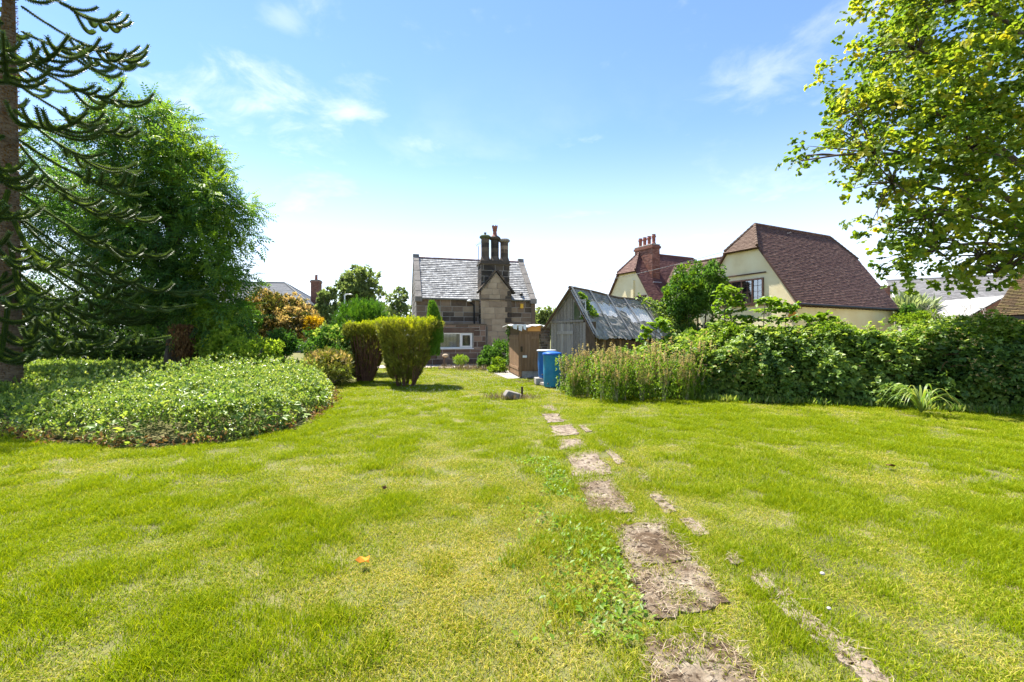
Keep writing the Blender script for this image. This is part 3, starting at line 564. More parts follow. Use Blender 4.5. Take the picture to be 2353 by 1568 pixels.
w3 = sub('link_wall', ch_); mb = MB(); mb.prism([(1.45, 5.2, 0), (5.1, 5.2, 0), (5.1, 5.2, 2.9), (3.3, 5.2, 5.9), (1.45, 5.2, 2.9)], (0, 3.9, 0)); mb.build('rendered_wall', M['cream'], w3)
r3 = sub('link_roof', ch_); ll = math.hypot(2.1, 3.26)
for sg in (1, -1):
    O_ = Vector((3.3-sg*2.1, 10.2 if sg == 1 else 4.2, 2.94)); U_ = Vector((0, -sg, 0)); V_ = Vector((sg*2.1, 0, 3.26)); Vn = V_.normalized(); po = [(0, 0), (6, 0), (6, ll), (0, ll)]
    slab_poly(r3, 'roof_deck', M['brown_frame'], [O_+U_*a+Vn*b for a, b in po], .05); tiling(r3, 'roof_tile', M['tile_brown'], O_, U_, V_, po, .105, .19, .014, .14, 51+sg, 0, gap=.004)
for q in range(16):
    mb = MB(); mb.tube([(3.3, 4.4+q*.36, 6.22), (3.3, 4.74+q*.36, 6.22)], [.08, .075], 6); mb.build('ridge_tile', M['tile_brown'], r3)
# gable window, lintel, corbel, gutter, alarm
wi = sub('gable_window', ch_); X0 = .12
mb = MB(); s_a, s_b, z_a, z_b = 1.72, 4.0, 3.03, 4.28
for a, b, z0, z1 in ((s_a, s_b, z_a, z_a+.07), (s_a, s_b, z_b-.07, z_b), (s_a, s_a+.07, z_a+.07, z_b-.07), (s_b-.07, s_b, z_a+.07, z_b-.07)): mb.box(X0-.03, X0+.1, a, b, z0, z1)
for k in (1, 2, 3): y = s_a+(s_b-s_a)*k/4; mb.box(X0-.02, X0+.1, y-.035, y+.035, z_a+.07, z_b-.07)
mb.build('frame', M['brown_frame'], wi)
for k in range(4):
    a = s_a+(s_b-s_a)*k/4+(.07 if k == 0 else .035); b = s_a+(s_b-s_a)*(k+1)/4-(.07 if k == 3 else .035)
    mb = MB(); mb.box(X0+.028, X0+.032, a, b, z_a+.07, z_b-.07); o = mb.build('pane', M['glass_dark'], wi)
    mb = MB(); mb.box(X0+.015, X0+.021, (a+b)/2-.008, (a+b)/2+.008, z_a+.07, z_b-.07)
    for q in (1, 2, 3): z = z_a+.07+(z_b-z_a-.14)*q/4; mb.box(X0+.0155, X0+.0205, a, b, z-.008, z+.008)
    mb.build('glazing_bar', M['brown_frame'], wi)
mb = MB(); mb.box(X0+.06, X0+.035, s_a+.02, s_b-.02, z_a+.02, z_b-.02); mb.build('room_behind', M['interior'], wi)
for k in range(5):
    mb = MB(); y = 1.95+k*.09; mb.prism([(X0+.05, y, 3.15), (X0+.05, y+.06, 3.15), (X0+.045, y+.03, 3.15)], (0, 0, .95)); mb.build('curtain_fold', M['blind'], wi)
mb = MB(); mb.box(X0-.03, X0+.09, 1.6, 4.15, 4.50, 4.555); mb.build('drip_course', M['brown_frame'], ch_)
mb = MB(); mb.box(X0-.04, X0+.08, 1.6, 4.1, 2.955, 3.02); mb.build('window_sill', M['brown_frame'], ch_)
mb = MB(); mb.box(-.02, .22, -.02, .75, 2.70, 2.93); mb.build('corbel_block', M['ridge'], ch_, bevel=.01)
mb = MB(); mb.tube([(0, -.07, 2.90), (8.8, -.07, 2.86)], .055, 8); mb.build('gutter', M['black_metal'], ch_)
for k in range(26):
    mb = MB(); x = .25+k*.335; mb.box(x, x+.05, -.02, .24, 2.80, 2.88); mb.build('rafter_foot', M['brown_frame'], ch_)
mb = MB(); mb.tube([(8.5, -.07, 2.85), (8.5, .12, 2.6), (8.5, .15, 0)], .04, 8); mb.build('downpipe', M['cream'], ch_)
ab = MB(); ab.prism([(X0+.03, .50, 2.30), (X0+.03, .14, 2.30), (X0+.03, .12, 2.42), (X0+.03, .24, 2.62), (X0+.03, .40, 2.62), (X0+.03, .52, 2.42)], (-.09, 0, 0)); abo = ab.build('alarm_box', M['orange'], ch_, bevel=.02)
mb = MB(); mb.prism([(X0-.062, .38, 2.55), (X0-.062, .32, 2.46), (X0-.062, .26, 2.55)], (-.004, 0, 0)); mb.build('alarm_emblem', M['black_metal'], abo)
mb = MB()
for k in range(7): mb.box(X0-.066, X0-.062, .435-k*.04-.028, .435-k*.04, 2.36, 2.40)
mb.build('alarm_lettering', M['brown_frame'], abo)
mb = MB(); mb.box(.36, .46, 10.95, 11.2, 3.2, 5.2); mb.build('wall_pilaster', M['cream'], w2)
mb = MB(); mb.box(.38, .455, 9.9, 10.6, 2.9, 4.05); mb.build('wing_window', M['interior'], ch_)
mb = MB(); mb.box(.36, .458, 9.82, 10.68, 4.055, 4.12); mb.build('drip_course', M['brown_frame'], ch_)
ck2 = sub('chimney', ch_)
mb = MB(); mb.box(1.4, 2.05, 10.3, 11.95, 4.3, 7.5); mb.build('chimney_core', M['mortar'], ck2)
for O_, U_, wd, sd in (((1.4, 11.95, 4.5), (0, -1, 0), 1.65, 61), ((1.4, 10.3, 4.5), (1, 0, 0), .65, 62), ((2.05, 10.3, 4.5), (0, 1, 0), 1.65, 63), ((2.05, 11.95, 4.5), (-1, 0, 0), .65, 64)):
    masonry(ck2, 'brick', M['brick'], O_, U_, wd, 0, 3.0, .077, .23, .012, seed=sd, jl=.05, hj=0, gap=.010, limit=100 if sd < 63 else 0, ch=0)
mb = MB(); mb.box(1.33, 2.12, 10.23, 12.02, 7.3, 7.46); mb.build('chimney_band', M['brick'], ck2, bevel=.01)
mb = MB(); mb.box(1.37, 2.08, 10.27, 11.98, 7.5, 7.58); mb.build('chimney_cap', M['mortar'], ck2, bevel=.02)
for k in range(4):
    y = 10.5+k*.42; mb = MB(); mb.lathe((1.72, y, 7.58), [(.15, 0), (.14, .08), (.11, .12), (.115, .40+.05*(k == 0)), (.15, .44+.05*(k == 0)), (.15, .5+.05*(k == 0)), (.12, .54+.05*(k == 0)), (.13, .62+.05*(k == 0)), (.09, .62+.05*(k == 0))], 12); mb.build('chimney_pot', M['terracotta'], ck2)
mb = MB(); mb.bar((1.36, 10.22, 5.0), (1.36, 11.5, 6.98), .03, .14, (1, 0, 0)); mb.box(1.25, 1.36, 10.0, 10.34, 4.98, 5.02); mb.box(1.36, 2.05, 10.1, 10.3, 4.96, 5.05); mb.build('lead_flashing', M['lead'], ck2)
# ------------------------------------------------------------------ grey house, left background
gh = thing('slate_roofed_house', 'brown rendered house with blue slate hipped roof behind golden shrub', 'house', (-18.9, 42.2, 0), R(6.5))
mb = MB(); mb.box(-9, -.3, .3, 6.0, 0, 4.45); mb.build('wall', M['render_grey'], gh)
grf = sub('roof', gh)
for nm, O_, U_, V_, po in (('front', (-9, 0, 4.45), (1, 0, 0), (0, 3.1, 2.3), [(0, 0), (9.1, 0), (5.7, 3.86), (0, 3.86)]), ('right', (.1, 0, 4.45), (0, 1, 0), (-3.4, 0, 2.3), [(0, 0), (6.2, 0), (3.1, 4.1)]), ('back', (.1, 6.2, 4.45), (-1, 0, 0), (0, -3.1, 2.3), [(0, 0), (9.1, 0), (9.1, 3.86), (3.4, 3.86)])):
    Vn = Vector(V_).normalized(); slab_poly(grf, 'roof_deck', M['gutter'], [Vector(O_)+Vector(U_)*a+Vn*b for a, b in po], .06); tiling(grf, 'roof_slate', M['slate_new'], O_, U_, V_, po, .24, .3, .012, .05, 71, 0)
for a, b in (((.1, 0, 4.45), (-3.3, 3.1, 6.75)), ((.1, 6.2, 4.45), (-3.3, 3.1, 6.75)), ((-3.3, 3.1, 6.75), (-9, 3.1, 6.75))):
    mb = MB(); mb.tube([a, b], .09, 6); mb.build('ridge_tile', M['gutter'], grf)
mb = MB(); mb.box(-9, .18, -.1, -.0, 4.33, 4.45); mb.box(.1, .2, -.0, 6.2, 4.33, 4.45); mb.build('gutter', M['black_metal'], gh)
for x, y in ((-1.1, None), (-2.3, None), (None, 1.0), (None, 2.4), (None, 4.3)):
    wv = sub('window', gh); mb = MB(); mb2 = MB()
    if y is None: mb.box(x, x+.5, .25, .31, 2.2, 4.0); mb2.box(x+.06, x+.44, .235, .247, 2.26, 3.94)
    else: mb.box(-.31, -.25, y, y+.7, 1.2, 4.1); mb2.box(-.247, -.235, y+.06, y+.64, 1.26, 4.04)
    mb.build('frame', M['brown_frame'], wv); mb2.build('pane', M['glass_dark'], wv)
gck = sub('chimney', gh); mb = MB(); mb.box(-.55, .25, 2.2, 3.0, 0, 6.9); mb.build('chimney_core', M['mortar'], gck)
masonry(gck, 'brick', M['brick'], (-.55, 2.2, 3.6), (1, 0, 0), .8, 0, 3.3, .077, .23, .012, seed=72, jl=.05, hj=0, gap=.01, limit=160, ch=0)
masonry(gck, 'brick', M['brick'], (.25, 2.2, 3.6), (0, 1, 0), .8, 0, 3.3, .077, .23, .012, seed=73, jl=.05, hj=0, gap=.01, limit=0, ch=0)
mb = MB(); mb.box(-.62, .32, 2.13, 3.07, 6.72, 6.86); mb.build('chimney_band', M['brick'], gck); mb = MB(); mb.box(-.58, .28, 2.17, 3.03, 6.9, 6.99); mb.build('chimney_cap', M['mortar'], gck)
mb = MB(); mb.lathe((-.15, 2.6, 6.99), [(.14, 0), (.12, .3), (.16, .34), (.16, .38), (.06, .4), (.06, .44), (.17, .46), (.17, .52), (.05, .55)], 12); mb.build('chimney_pot', M['terracotta'], gck)
rb = thing('red_brick_gable_house', 'red brick gable with white verge beside the ash tree', 'house', (-27.6, 38.5, 0), R(4))
mb = MB(); mb.prism([(-4.2, 0, 0), (2.6, 0, 0), (2.6, 0, 3.7), (-.8, 0, 6.1), (-4.2, 0, 3.7)], (0, 6, 0)); mb.build('wall', M['mortar'], rb)
masonry(rb, 'brick', M['brick'], (-4.2, 0, 0), (1, 0, 0), 6.8, 2.4, 6.1, .077, .23, .012, clip=[(0, 0), (6.8, 0), (6.8, 3.7), (3.4, 6.08), (0, 3.7)], seed=74, jl=.05, hj=0, gap=.01, limit=0, ch=0)
mb = MB(); mb.bar((-.8, -.1, 6.2), (3.0, -.1, 3.52), .05, .22, (0, 1, 0)); mb.bar((-.8, -.1, 6.2), (-4.6, -.1, 3.52), .05, .22, (0, 1, 0)); mb.build('bargeboard', M['white_paint'], rb)
for sg in (1, -1):
    slab_poly(rb, 'roof_slope', M['slate_new'], [(-.8, -.2, 6.22), (-.8, 6.2, 6.22), (-.8+sg*3.9, 6.2, 3.47), (-.8+sg*3.9, -.2, 3.47)][::-sg], .12)
co = thing('conservatory_roof', 'low white framed lean-to roof behind the golden shrub', 'lean-to', (-11.0, 27.5, 0), R(5))
mb = MB(); mb.prism([(0, 0, 1.72), (2.3, 0, 1.6), (2.3, 2, 1.9), (0, 2, 2.05)], (0, 0, .05)); mb.build('roof_panel', M['sheet'], co)
mb = MB(); [mb.bar((x, -.02, 1.79-.05*x), (x, 2, 2.1-.06*x), .06, .05) for x in (0.03, .75, 1.5, 2.27)]; mb.build('glazing_bar', M['white_paint'], co)
mb = MB(); mb.box(.03, 2.27, .06, 1.95, 0, 1.6); mb.build('wall', M['white_paint'], co)
# ------------------------------------------------------------------ right background buildings
bh = thing('grey_roofed_brick_house', 'long red brick house with grey tiled roof beyond the hedge', 'house', (27.9, 32.6, 0), R(-29))
mb = MB(); mb.prism([(.3, .35, 0), (.3, 8.5, 0), (.3, 8.5, 3.5), (.3, 4.4, 5.8), (.3, .35, 3.5)], (13.6, 0, 0)); mb.build('wall_core', M['mortar'], bh)
masonry(bh, 'brick', M['brick'], (.3, .35, 0), (1, 0, 0), 13.6, 1.6, 3.5, .077, .23, .012, holes=[(1.4, 3.9, 2.0, 3.3)], seed=81, jl=.05, hj=0, gap=.01, limit=0, ch=0)
brf = sub('roof', bh); l_ = math.hypot(4.4, 2.35)
for O_, U_, V_ in (((0, 0, 3.55), (1, 0, 0), (0, 4.4, 2.35)), ((14.2, 8.8, 3.55), (-1, 0, 0), (0, -4.4, 2.35))):
    po = [(0, 0), (14.2, 0), (14.2, l_), (0, l_)]; Vn = Vector(V_).normalized(); slab_poly(brf, 'roof_deck', M['gutter'], [Vector(O_)+Vector(U_)*a+Vn*b for a, b in po], .06); tiling(brf, 'roof_tile', M['tile_grey'], O_, U_, V_, po, .2, .26, .016, .12, 82, 0, jl=.02)
mb = MB(); mb.tube([(0, 4.4, 5.93), (14.2, 4.4, 5.93)], .09, 6); mb.build('ridge', M['tile_grey'], brf)
mb = MB(); mb.bar((-.02, -.05, 3.5), (-.02, 4.4, 5.86), .05, .2); mb.build('verge_board', M['white_paint'], brf); mb = MB(); mb.box(0, 14.2, -.12, -.02, 3.42, 3.54); mb.build('gutter', M['gutter'], bh)
bw = sub('window', bh); mb = MB()
for x in (1.4, 2.2, 3.05, 3.82): mb.box(x, x+.08, .28, .36, 2.0, 3.3)
mb.box(1.48, 3.82, .285, .355, 2.0, 2.08); mb.box(1.48, 3.82, .285, .355, 3.22, 3.3); mb.build('frame', M['white_paint'], bw)
for x0, x1 in ((1.48, 2.2), (2.28, 3.05), (3.13, 3.82)): mb = MB(); mb.box(x0, x1, .32, .325, 2.08, 3.22); mb.build('pane', M['glass_dark'], bw)
bc = sub('chimney', bh); mb = MB(); mb.box(-.75, -.1, 2.2, 3.0, 0, 5.35); mb.build('chimney_core', M['mortar'], bc)
for O_, U_, wd in (((-.75, 2.2, 2.4), (1, 0, 0), .65), ((-.75, 3.0, 2.4), (0, -1, 0), .8)): masonry(bc, 'brick', M['brick'], O_, U_, wd, 0, 2.95, .077, .23, .012, seed=83, jl=.05, hj=0, gap=.01, limit=0, ch=0)
mg = thing('mossy_roofed_outbuilding', 'cream walled outbuilding with mossy brown tiled roof at right edge', 'outbuilding', (15.86, 15, 0), R(-60))
mb = MB(); mb.prism([(.25, .3, 0), (.25, 5.5, 0), (.25, 5.5, 2.1), (.25, 2.9, 3.5), (.25, .3, 2.1)], (7.5, 0, 0)); mb.build('wall', M['cream'], mg); mrf = sub('roof', mg); l_ = math.hypot(2.9, 1.55)
for O_, U_, V_, lim in (((0, 0, 2.15), (1, 0, 0), (0, 2.9, 1.55), 200), ((8, 5.8, 2.15), (-1, 0, 0), (0, -2.9, 1.55), 0)):
    po = [(0, 0), (8, 0), (8, l_), (0, l_)]; Vn = Vector(V_).normalized(); slab_poly(mrf, 'roof_deck', M['brown_frame'], [Vector(O_)+Vector(U_)*a+Vn*b for a, b in po], .05); tiling(mrf, 'roof_tile', M['tile_moss'], O_, U_, V_, po, .12, .2, .02, .22, 84, lim, gap=.010)
for k in range(16): mb = MB(); mb.tube([(k*.5, 2.9, 3.72), (k*.5+.48, 2.9, 3.72)], [.085, .08], 6); mb.build('ridge_tile', M['tile_moss'], mrf)
mb = MB(); mb.box(-.08, 8.0, -.1, -.0, 2.02, 2.13); mb.build('gutter', M['black_metal'], mg)
lt = thing('brick_lean_to', 'brick lean-to with pale sheet roof between brick house and mossy roof', 'lean-to', (0, 0, 0))
A, B, C_ = at(2300, 682, 22), at(2190, 742, 22), at(2300, 742, 22)
mb = MB(); mb.prism([B+Vector((.25, 0, -.1)), C_, A-Vector((0, 0, .12))], (0, 2.6, 0)); mb.prism([(B.x+.2, 22, 0), (C_.x, 22, 0), (C_.x, 22, C_.z), (B.x+.2, 22, B.z-.1)], (0, 2.6, 0)); mb.build('wall_core', M['brick'], lt)
nd = (A-B).normalized(); n = 7
for k in range(n):
    p = B.lerp(A, k/n)-nd*.05; q = B.lerp(A, (k+1)/n); mb = MB(); h = Vector((0, 0, .04+.01*(k % 2))); mb.prism([p+Vector((0, -.25, 0)), q+Vector((0, -.25, 0)), q+Vector((0, 2.8, 0)), p+Vector((0, 2.8, 0))], h); mb.build('roof_sheet', M['grey_sheet'], lt)
# ------------------------------------------------------------------ overhead wire, street lamp
p0, p1 = at(1818, 534, 23.9), at(1228, 676, 25.2); mb = MB(); pts = [p0.lerp(p1, k/24)-Vector((0, 0, .25*math.sin(math.pi*k/24))) for k in range(25)]; mb.tube(pts, .012, 5)
tag(mb.build('overhead_cable', M['wire']), 'thin grey overhead cable strung from cream roof to stone cottage', 'cable')
lp = thing('street_lamp', 'grey street lamp with short arm beyond the clipped conifer', 'street lamp', (at(792, 700, 40).x, 40, 0))
mb = MB(); mb.tube([(0, 0, 0), (0, 0, 2.6), (0, 0, 5.1)], [.11, .075, .06], 8); mb.build('pole', M['lampgrey'], lp)
mb = MB(); mb.tube([(0, 0, 5.05), (.06, 0, 5.15), (.3, 0, 5.17)], [.05, .045, .04], 8); mb.build('arm', M['lampgrey'], lp)
mb = MB(); mb.lathe((0, 0, 0), [(.03, -.06), (.1, -.03), (.11, .03), (.04, .06)], 10); o = mb.build('lamp_head', M['lampgrey'], lp); o.location = (.48, 0, 5.15); o.scale = (2, 1, 1)
# ------------------------------------------------------------------ old shed
sh = thing('old_shed', 'derelict timber shed with torn felt and bleached boards on its roof', 'shed', (2.0, 15, 0), R(-44.5))
RT, RE, ZR, ZL, ZE = .965, -1.05, 3.04, 1.83, 1.50; LN = 7.6
sag = lambda y: -.05*y+.012*y*math.sin(y*1.9)
wl = sub('gable_wall', sh); mb = MB(); mb.prism([(RE+.12, .05, 0), (RT-.06, .05, 0), (RT-.06, .05, ZE+.02), (0, .05, ZR-.12), (RE+.12, .05, ZL+.1)], (0, .03, 0)); mb.build('backing', M['wood_dark'], wl)
rng = random.Random(5); clipg = [(RE+.1, 0), (RT-.04, 0), (RT-.04, ZE+.08), (0, ZR-.06), (RE+.1, ZL+.14)]
rects = []
x = RE+.1
while x < RT:
    wd = rng.uniform(.10, .15); rects.append((x, x+wd-.006, 0, 1.95)); rects.append((x+.01, x+wd+.004, 2.0, 3.1)); x += wd
lay(wl, 'board', M['wood_grey'], [clip2(rp(r), clipg) for r in rects], (0, .05, 0), (1, 0, 0), (0, 0, 1), 0, .022, .006, .003, 0, 300, .008, rng)
mb = MB(); mb.bar((RE+.1, .0, 1.97), (.45, .0, 1.99), .05, .07); mb.build('rail', M['wood_grey'], wl)
mb = MB(); mb.box(.1, .52, -.01, .022, 2.02, 2.62); mb.build('shutter_panel', M['glass_dark'], wl); mb = MB(); mb.box(.08, .30, -.016, -.012, 2.03, 2.6); mb.build('painted_panel', M['moss_stone'], wl)
mb = MB(); mb.box(.06, .56, -.04, .0, 2.62, 2.68); mb.build('shutter_head', M['batten'], wl)
dr = sub('door', sh)
for k in range(5): mb = MB(); mb.box(-.62+k*.135, -.49+k*.135, -.012-.004*(k % 2), .02, .06, 1.92-.01*k); mb.build('door_board', M['wood_grey'], dr, bevel=.004)
mb = MB(); mb.box(-.62, .05, -.045, -.018, 1.55, 1.66); mb.box(-.62, .05, -.045, -.018, .4, .5); mb.build('door_ledge', M['wood_grey'], dr)
mb = MB(); mb.box(.56, RT-.05, -.05, .02, 0, 1.95); mb.build('corner_board', M['wood_dark'], sh)
sd = sub('side_wall', sh)
for k in range(46):
    y = .06+k*.163; mb = MB(); mb.box(RT-.14, RT-.11-.012*(k % 3 == 0), y, y+.15, 0, ZE-.04+sag(y)); mb.build('board', M['wood_dark' if k % 3 else 'wood_brown'], sd)
mb = MB(); mb.box(RE+.14, RE+.18, .08, LN, 0, ZL-.2); mb.build('far_side_wall', M['wood_dark'], sh); mb = MB(); mb.box(RE+.14, RT-.12, LN-.05, LN, 0, 1.4); mb.build('end_wall', M['wood_dark'], sh)
rf = sub('roof', sh)
RP = lambda s, y, h=0: Vector((RT*s+.84*h, y, (ZR+sag(y)*(1 if s < .5 else .8))*(1-s)+ZE*s+sag(y)*.25*s+.54*h))       # s: 0 ridge .. 1 eave
LP = lambda s, y, h=0: Vector((RE*s-.75*h, y, (ZR+sag(y))*(1-s)+ZL*s+.65*h))
def sheet(fn, s0, s1, y0, y1, h, ns, ny, seed, wr=.012, rag=.0, th=.012):
    mb = MB(); rg = np.random.RandomState(seed); Wn = rg.uniform(-1, 1, (ns+1, ny+1))*wr
    g_ = []
    for i in range(ns+1):
        row = []
        for j in range(ny+1):
            s = s0+(s1-s0)*i/ns; y = y0+(y1-y0)*j/ny
            if i == ns: s += rg.uniform(-1, 1)*rag
            if i == 0: s += rg.uniform(-1, 1)*rag*.6
            row.append(fn(s, y, h+Wn[i, j]))
        g_.append(row)
    b = len(mb.v)
    for row in g_:
        for p in row: mb.v.append(tuple(p))
    off = fn(.5, 1, 0)-fn(.5, 1, th)
    for row in g_:
        for p in row: mb.v.append(tuple(p+off))
    n = (ns+1)*(ny+1); idx = lambda i, j: i*(ny+1)+j
    for i in range(ns):
        for j in range(ny):
            q = (idx(i, j), idx(i+1, j), idx(i+1, j+1), idx(i, j+1)); mb.f.append(q); mb.f.append(tuple(k+n for k in reversed(q)))
    for j in range(ny): mb.f.append((idx(0, j+1), idx(0, j), idx(0, j)+n, idx(0, j+1)+n)); mb.f.append((idx(ns, j), idx(ns, j+1), idx(ns, j+1)+n, idx(ns, j)+n))
    for i in range(ns): mb.f.append((idx(i, 0), idx(i+1, 0), idx(i+1, 0)+n, idx(i, 0)+n)); mb.f.append((idx(i+1, ny), idx(i, ny), idx(i, ny)+n, idx(i+1, ny)+n))
    return mb
k = 0; y = -.1
rng = random.Random(9)
while y < LN-.2:                                       # bleached deck boards running down the slope
    wd = rng.uniform(.14, .2); mb = sheet(RP, .02, .97, y, min(y+wd-.008, LN), .0+.004*(k % 3), 3, 1, k, .003, 0, .018); mb.build('deck_board', M['wood_white'], rf); y += wd; k += 1
sheet(LP, .0, 1.04, -.12, LN, .02, 8, 20, 2, .012, .01).build('felt_sheet', M['felt'], rf)
for q, (s0, s1, y0, y1, rg) in enumerate(((-.03, .22, -.08, 2.4, .05), (-.03, .20, 2.4, 5.0, .06), (-.03, .30, 5.0, LN, .05), (.50, 1.06, -.12, 1.15, .03), (.54, 1.06, 1.15, 2.6, .04), (.62, 1.07, 2.6, 4.3, .07), (.35, .66, 2.05, 2.75, .06), (.2, 1.05, 4.55, LN, .04))):
    sheet(RP, s0, s1, y0, y1-.01, .030+.003*(q % 3), 7, max(4, int((y1-y0)*9)), 40+q, .014, rg).build('felt_sheet', M['felt'], rf)
for y in (-.08, .95, 2.05, 3.2, 4.5, 5.9):
    mb = MB(); a, b = RP(-.02, y, .065), RP(1.03 if y < 3 else .86, y+.02, .065); mb.bar(a, b, .055, .035, (.8, 0, .55)); mb.build('batten', M['batten'], rf)
mb = MB()
mb.tube([RP(0, y, 0)+Vector((-.02, 0, .05)) for y in np.linspace(-.14, LN, 14)], .055, 6); mb.build('ridge_roll', M['wood_dark'], rf)
mb = MB(); mb.bar(LP(0, -.13, .0), LP(1.07, -.13, .0), .03, .12, (0, 1, 0)); mb.bar(RP(0, -.12, -.03), RP(1.03, -.12, -.03), .03, .08, (0, 1, 0)); mb.build('bargeboard', M['wood_dark'], rf)
# ------------------------------------------------------------------ brown-doored store beside the shed
st = thing('brown_door_store', 'small store with peeling brown plank doors under a torn white sheet', 'store', (.32, 16.2, 0))
d1 = sub('door', st)
for k in range(6): mb = MB(); mb.box(.03+k*.105, .03+k*.105+.1, -.015-.004*(k % 2), .02, .24, 1.56); mb.build('door_plank', M['wood_brown'], d1, bevel=.003)
mb = MB(); mb.box(.38, .64, -.05, -.022, 1.38, 1.48); mb.box(.45, .64, -.045, -.022, .26, .58); mb.build('door_ledge', M['wood_brown'], d1)
mb = MB(); mb.box(.06, .21, -.055, -.02, .72, .80); mb.build('white_plate', M['white_paint'], d1); mb = MB(); mb.box(-.02, .06, -.07, -.03, .93, 1.12); mb.build('bolt', M['rusty'], d1)
d2 = sub('folded_door', st); ax = Vector((-.155, .988, 0))
for k in range(7):
    p = Vector((-.06, .03, 0))+ax*(.02+k*.355); q = p+ax*.34; mb = MB(); nn = Vector((-.02, -.003, 0)); mb.prism([p+Vector((0, 0, .06)), q+Vector((0, 0, .06)), q+nn+Vector((0, 0, .06)), p+nn+Vector((0, 0, .06))], (0, 0, 1.48)); mb.build('door_plank', M['wood_brown'], d2)
mb = MB(); p, q = Vector((-.085, .05, 1.42)), Vector((-.085, .05, 1.42))+ax*2.4; mb.bar(p, q, .03, .1); mb.bar(p-Vector((0, 0, 1.1)), q-Vector((0, 0, 1.1)), .03, .1); mb.build('door_ledge', M['wood_brown'], d2)
mb = MB(); mb.box(-.06, .02, -.05, .04, .04, 1.66); mb.build('door_post', M['wood_brown'], st); mb = MB(); mb.box(.02, .70, -.03, .04, 1.565, 1.65); mb.build('door_head', M['wood_brown'], st)
mb = MB(); mb.box(.03, .68, -.01, .06, .0, .235); mb.build('plinth', M['concrete'], st, bevel=.01)
mb = MB(); mb.box(-.04, .30, -.04, .0, 1.655, 1.80); mb.build('fascia_board', M['wood_brown'], st); mb = MB(); mb.box(.24, .70, -.055, -.01, 1.66, 1.86); mb.build('orange_board', M['board_orange'], st)
pr = sub('pier', st); rng = random.Random(2)
masonry(pr, 'brick', M['stone_mixed'], (.70, -.02, 0), (1, 0, 0), .34, 0, 1.84, .09, .2, .02, seed=91, jl=.3, gap=.014); masonry(pr, 'brick', M['stone_mixed'], (.70, .4, 0), (0, -1, 0), .42, 0, 1.84, .09, .2, .02, seed=92, jl=.3, gap=.014)
mb = MB(); mb.box(.71, 1.04, -.01, .4, 0, 1.84); mb.build('pier_core', M['mortar'], pr)
rs = np.random.RandomState(4); mb = MB(); nx, ny = 14, 6; grid = []
for i in range(nx+1):
    for j in range(ny+1):
        x = -.42+i*(1.62/nx); y = -.16+j*.45; z = 1.90+.03*math.sin(i*.9)+rs.uniform(-.012, .012)-.02*j*.2
        if j == 0: z -= rs.uniform(.0, .10)
        mb.v.append((x-.1*j*.5, y, z))
for i in range(nx):
    for j in range(ny): a = i*(ny+1)+j; mb.f.append((a, a+ny+1, a+ny+2, a+1))
o = mb.build('sheet_roof', M['sheet'], st, True); md = o.modifiers.new('th', 'SOLIDIFY'); md.thickness = .02
for k, (x0, x1, z0) in enumerate(((-.30, -.12, 1.72), (-.1, .06, 1.66), (.07, .2, 1.70))):
    mb = MB(); mb.prism([(x0, -.15, 1.90), (x0+.02, -.17, z0+.04), (x1-.03, -.16, z0), (x1, -.15, 1.91)], (0, .01, 0)); mb.build('sheet_flap', M['sheet'], st)
mb = MB(); mb.prism([(-.05, .05, 0), (.66, .05, 0), (.66, .05, 1.8), (-.05, .05, 1.8)], (0, .02, 0)); mb.prism([(-.06, .06, 0), (-.44, 2.5, 0), (-.44, 2.5, 1.8), (-.06, .06, 1.8)], (.02, 0, 0)); mb.build('inner_lining', M['wood_dark'], st)
# ------------------------------------------------------------------ water butts, stakes, bits on the ground
def butt(name, label, px, Y, z0, r, h, mat, lidmat, kind):
    X = (px-CX)/F*Y; b = thing(name, label, 'water butt', (X, Y, z0))
    mb = MB(); mb.lathe((0, 0, 0), [(r*.86, 0), (r*.90, .02), (r*.93, .04), (r*1.0, h*.5), (r*1.0, h*.9), (r*1.03, h*.91), (r*1.03, h*.94), (r*.99, h*.95)], 28); mb.build('body', M[mat], b, True)
    mb = MB()
    if kind == 0: mb.lathe((0, 0, h*.93), [(r*1.06, 0), (r*1.08, .015), (r*1.08, .06), (r*.98, .075), (r*.6, .10), (r*.1, .11)], 28)
    else: mb.lathe((0, 0, h*.955), [(r*1.12, 0), (r*1.12, .035), (r*1.0, .045), (r*.1, .05)], 24)
    mb.build('lid', M[lidmat], b, True)
    mb = MB(); mb.tube([(-r*.5, -r*.86, .12), (-r*.55, -r*.98, .12), (-r*.56, -r*1.05, .10)], .018, 8); mb.build('tap', M['black_metal'], b); return b
butt('water_butt', 'turquoise blue water butt with deep blue lid standing on the lawn edge', 1268.5, 13.35, 0, .262, 1.0, 'blue_barrel', 'blue_lid', 0)
butt('water_butt', 'royal blue water butt with flat grey lid raised on blocks', 1256, 14.1, .2, .275, .86, 'blue_deep', 'lampgrey', 1)
bl = thing('block_stand', 'stacked grey concrete blocks under the rear water butt', 'blocks', ((1252-CX)/F*14.1, 14.1, 0))
for k, (x, y, a) in enumerate(((-.16, 0, .1), (.16, .05, -.1), (0, -.3, .3))): mb = MB(); mb.box(-.15, .15, -.22, .22, 0, .198 if k < 2 else .09); o = mb.build('concrete_block', M['concrete'], bl, bevel=.012); o.location = (x, y, 0); o.rotation_euler = (0, 0, a)
p = gp(1199, 911); mb = MB(); mb.prism([(p.x-.026, p.y-.026, -.05), (p.x+.026, p.y-.026, -.05), (p.x+.03, p.y+.026, -.05), (p.x-.026, p.y+.03, -.05)], (.008, 0, .29)); tag(mb.build('wooden_stake', M['rusty'], bevel=.004), 'short dark wooden stake standing upright in the lawn', 'stake')
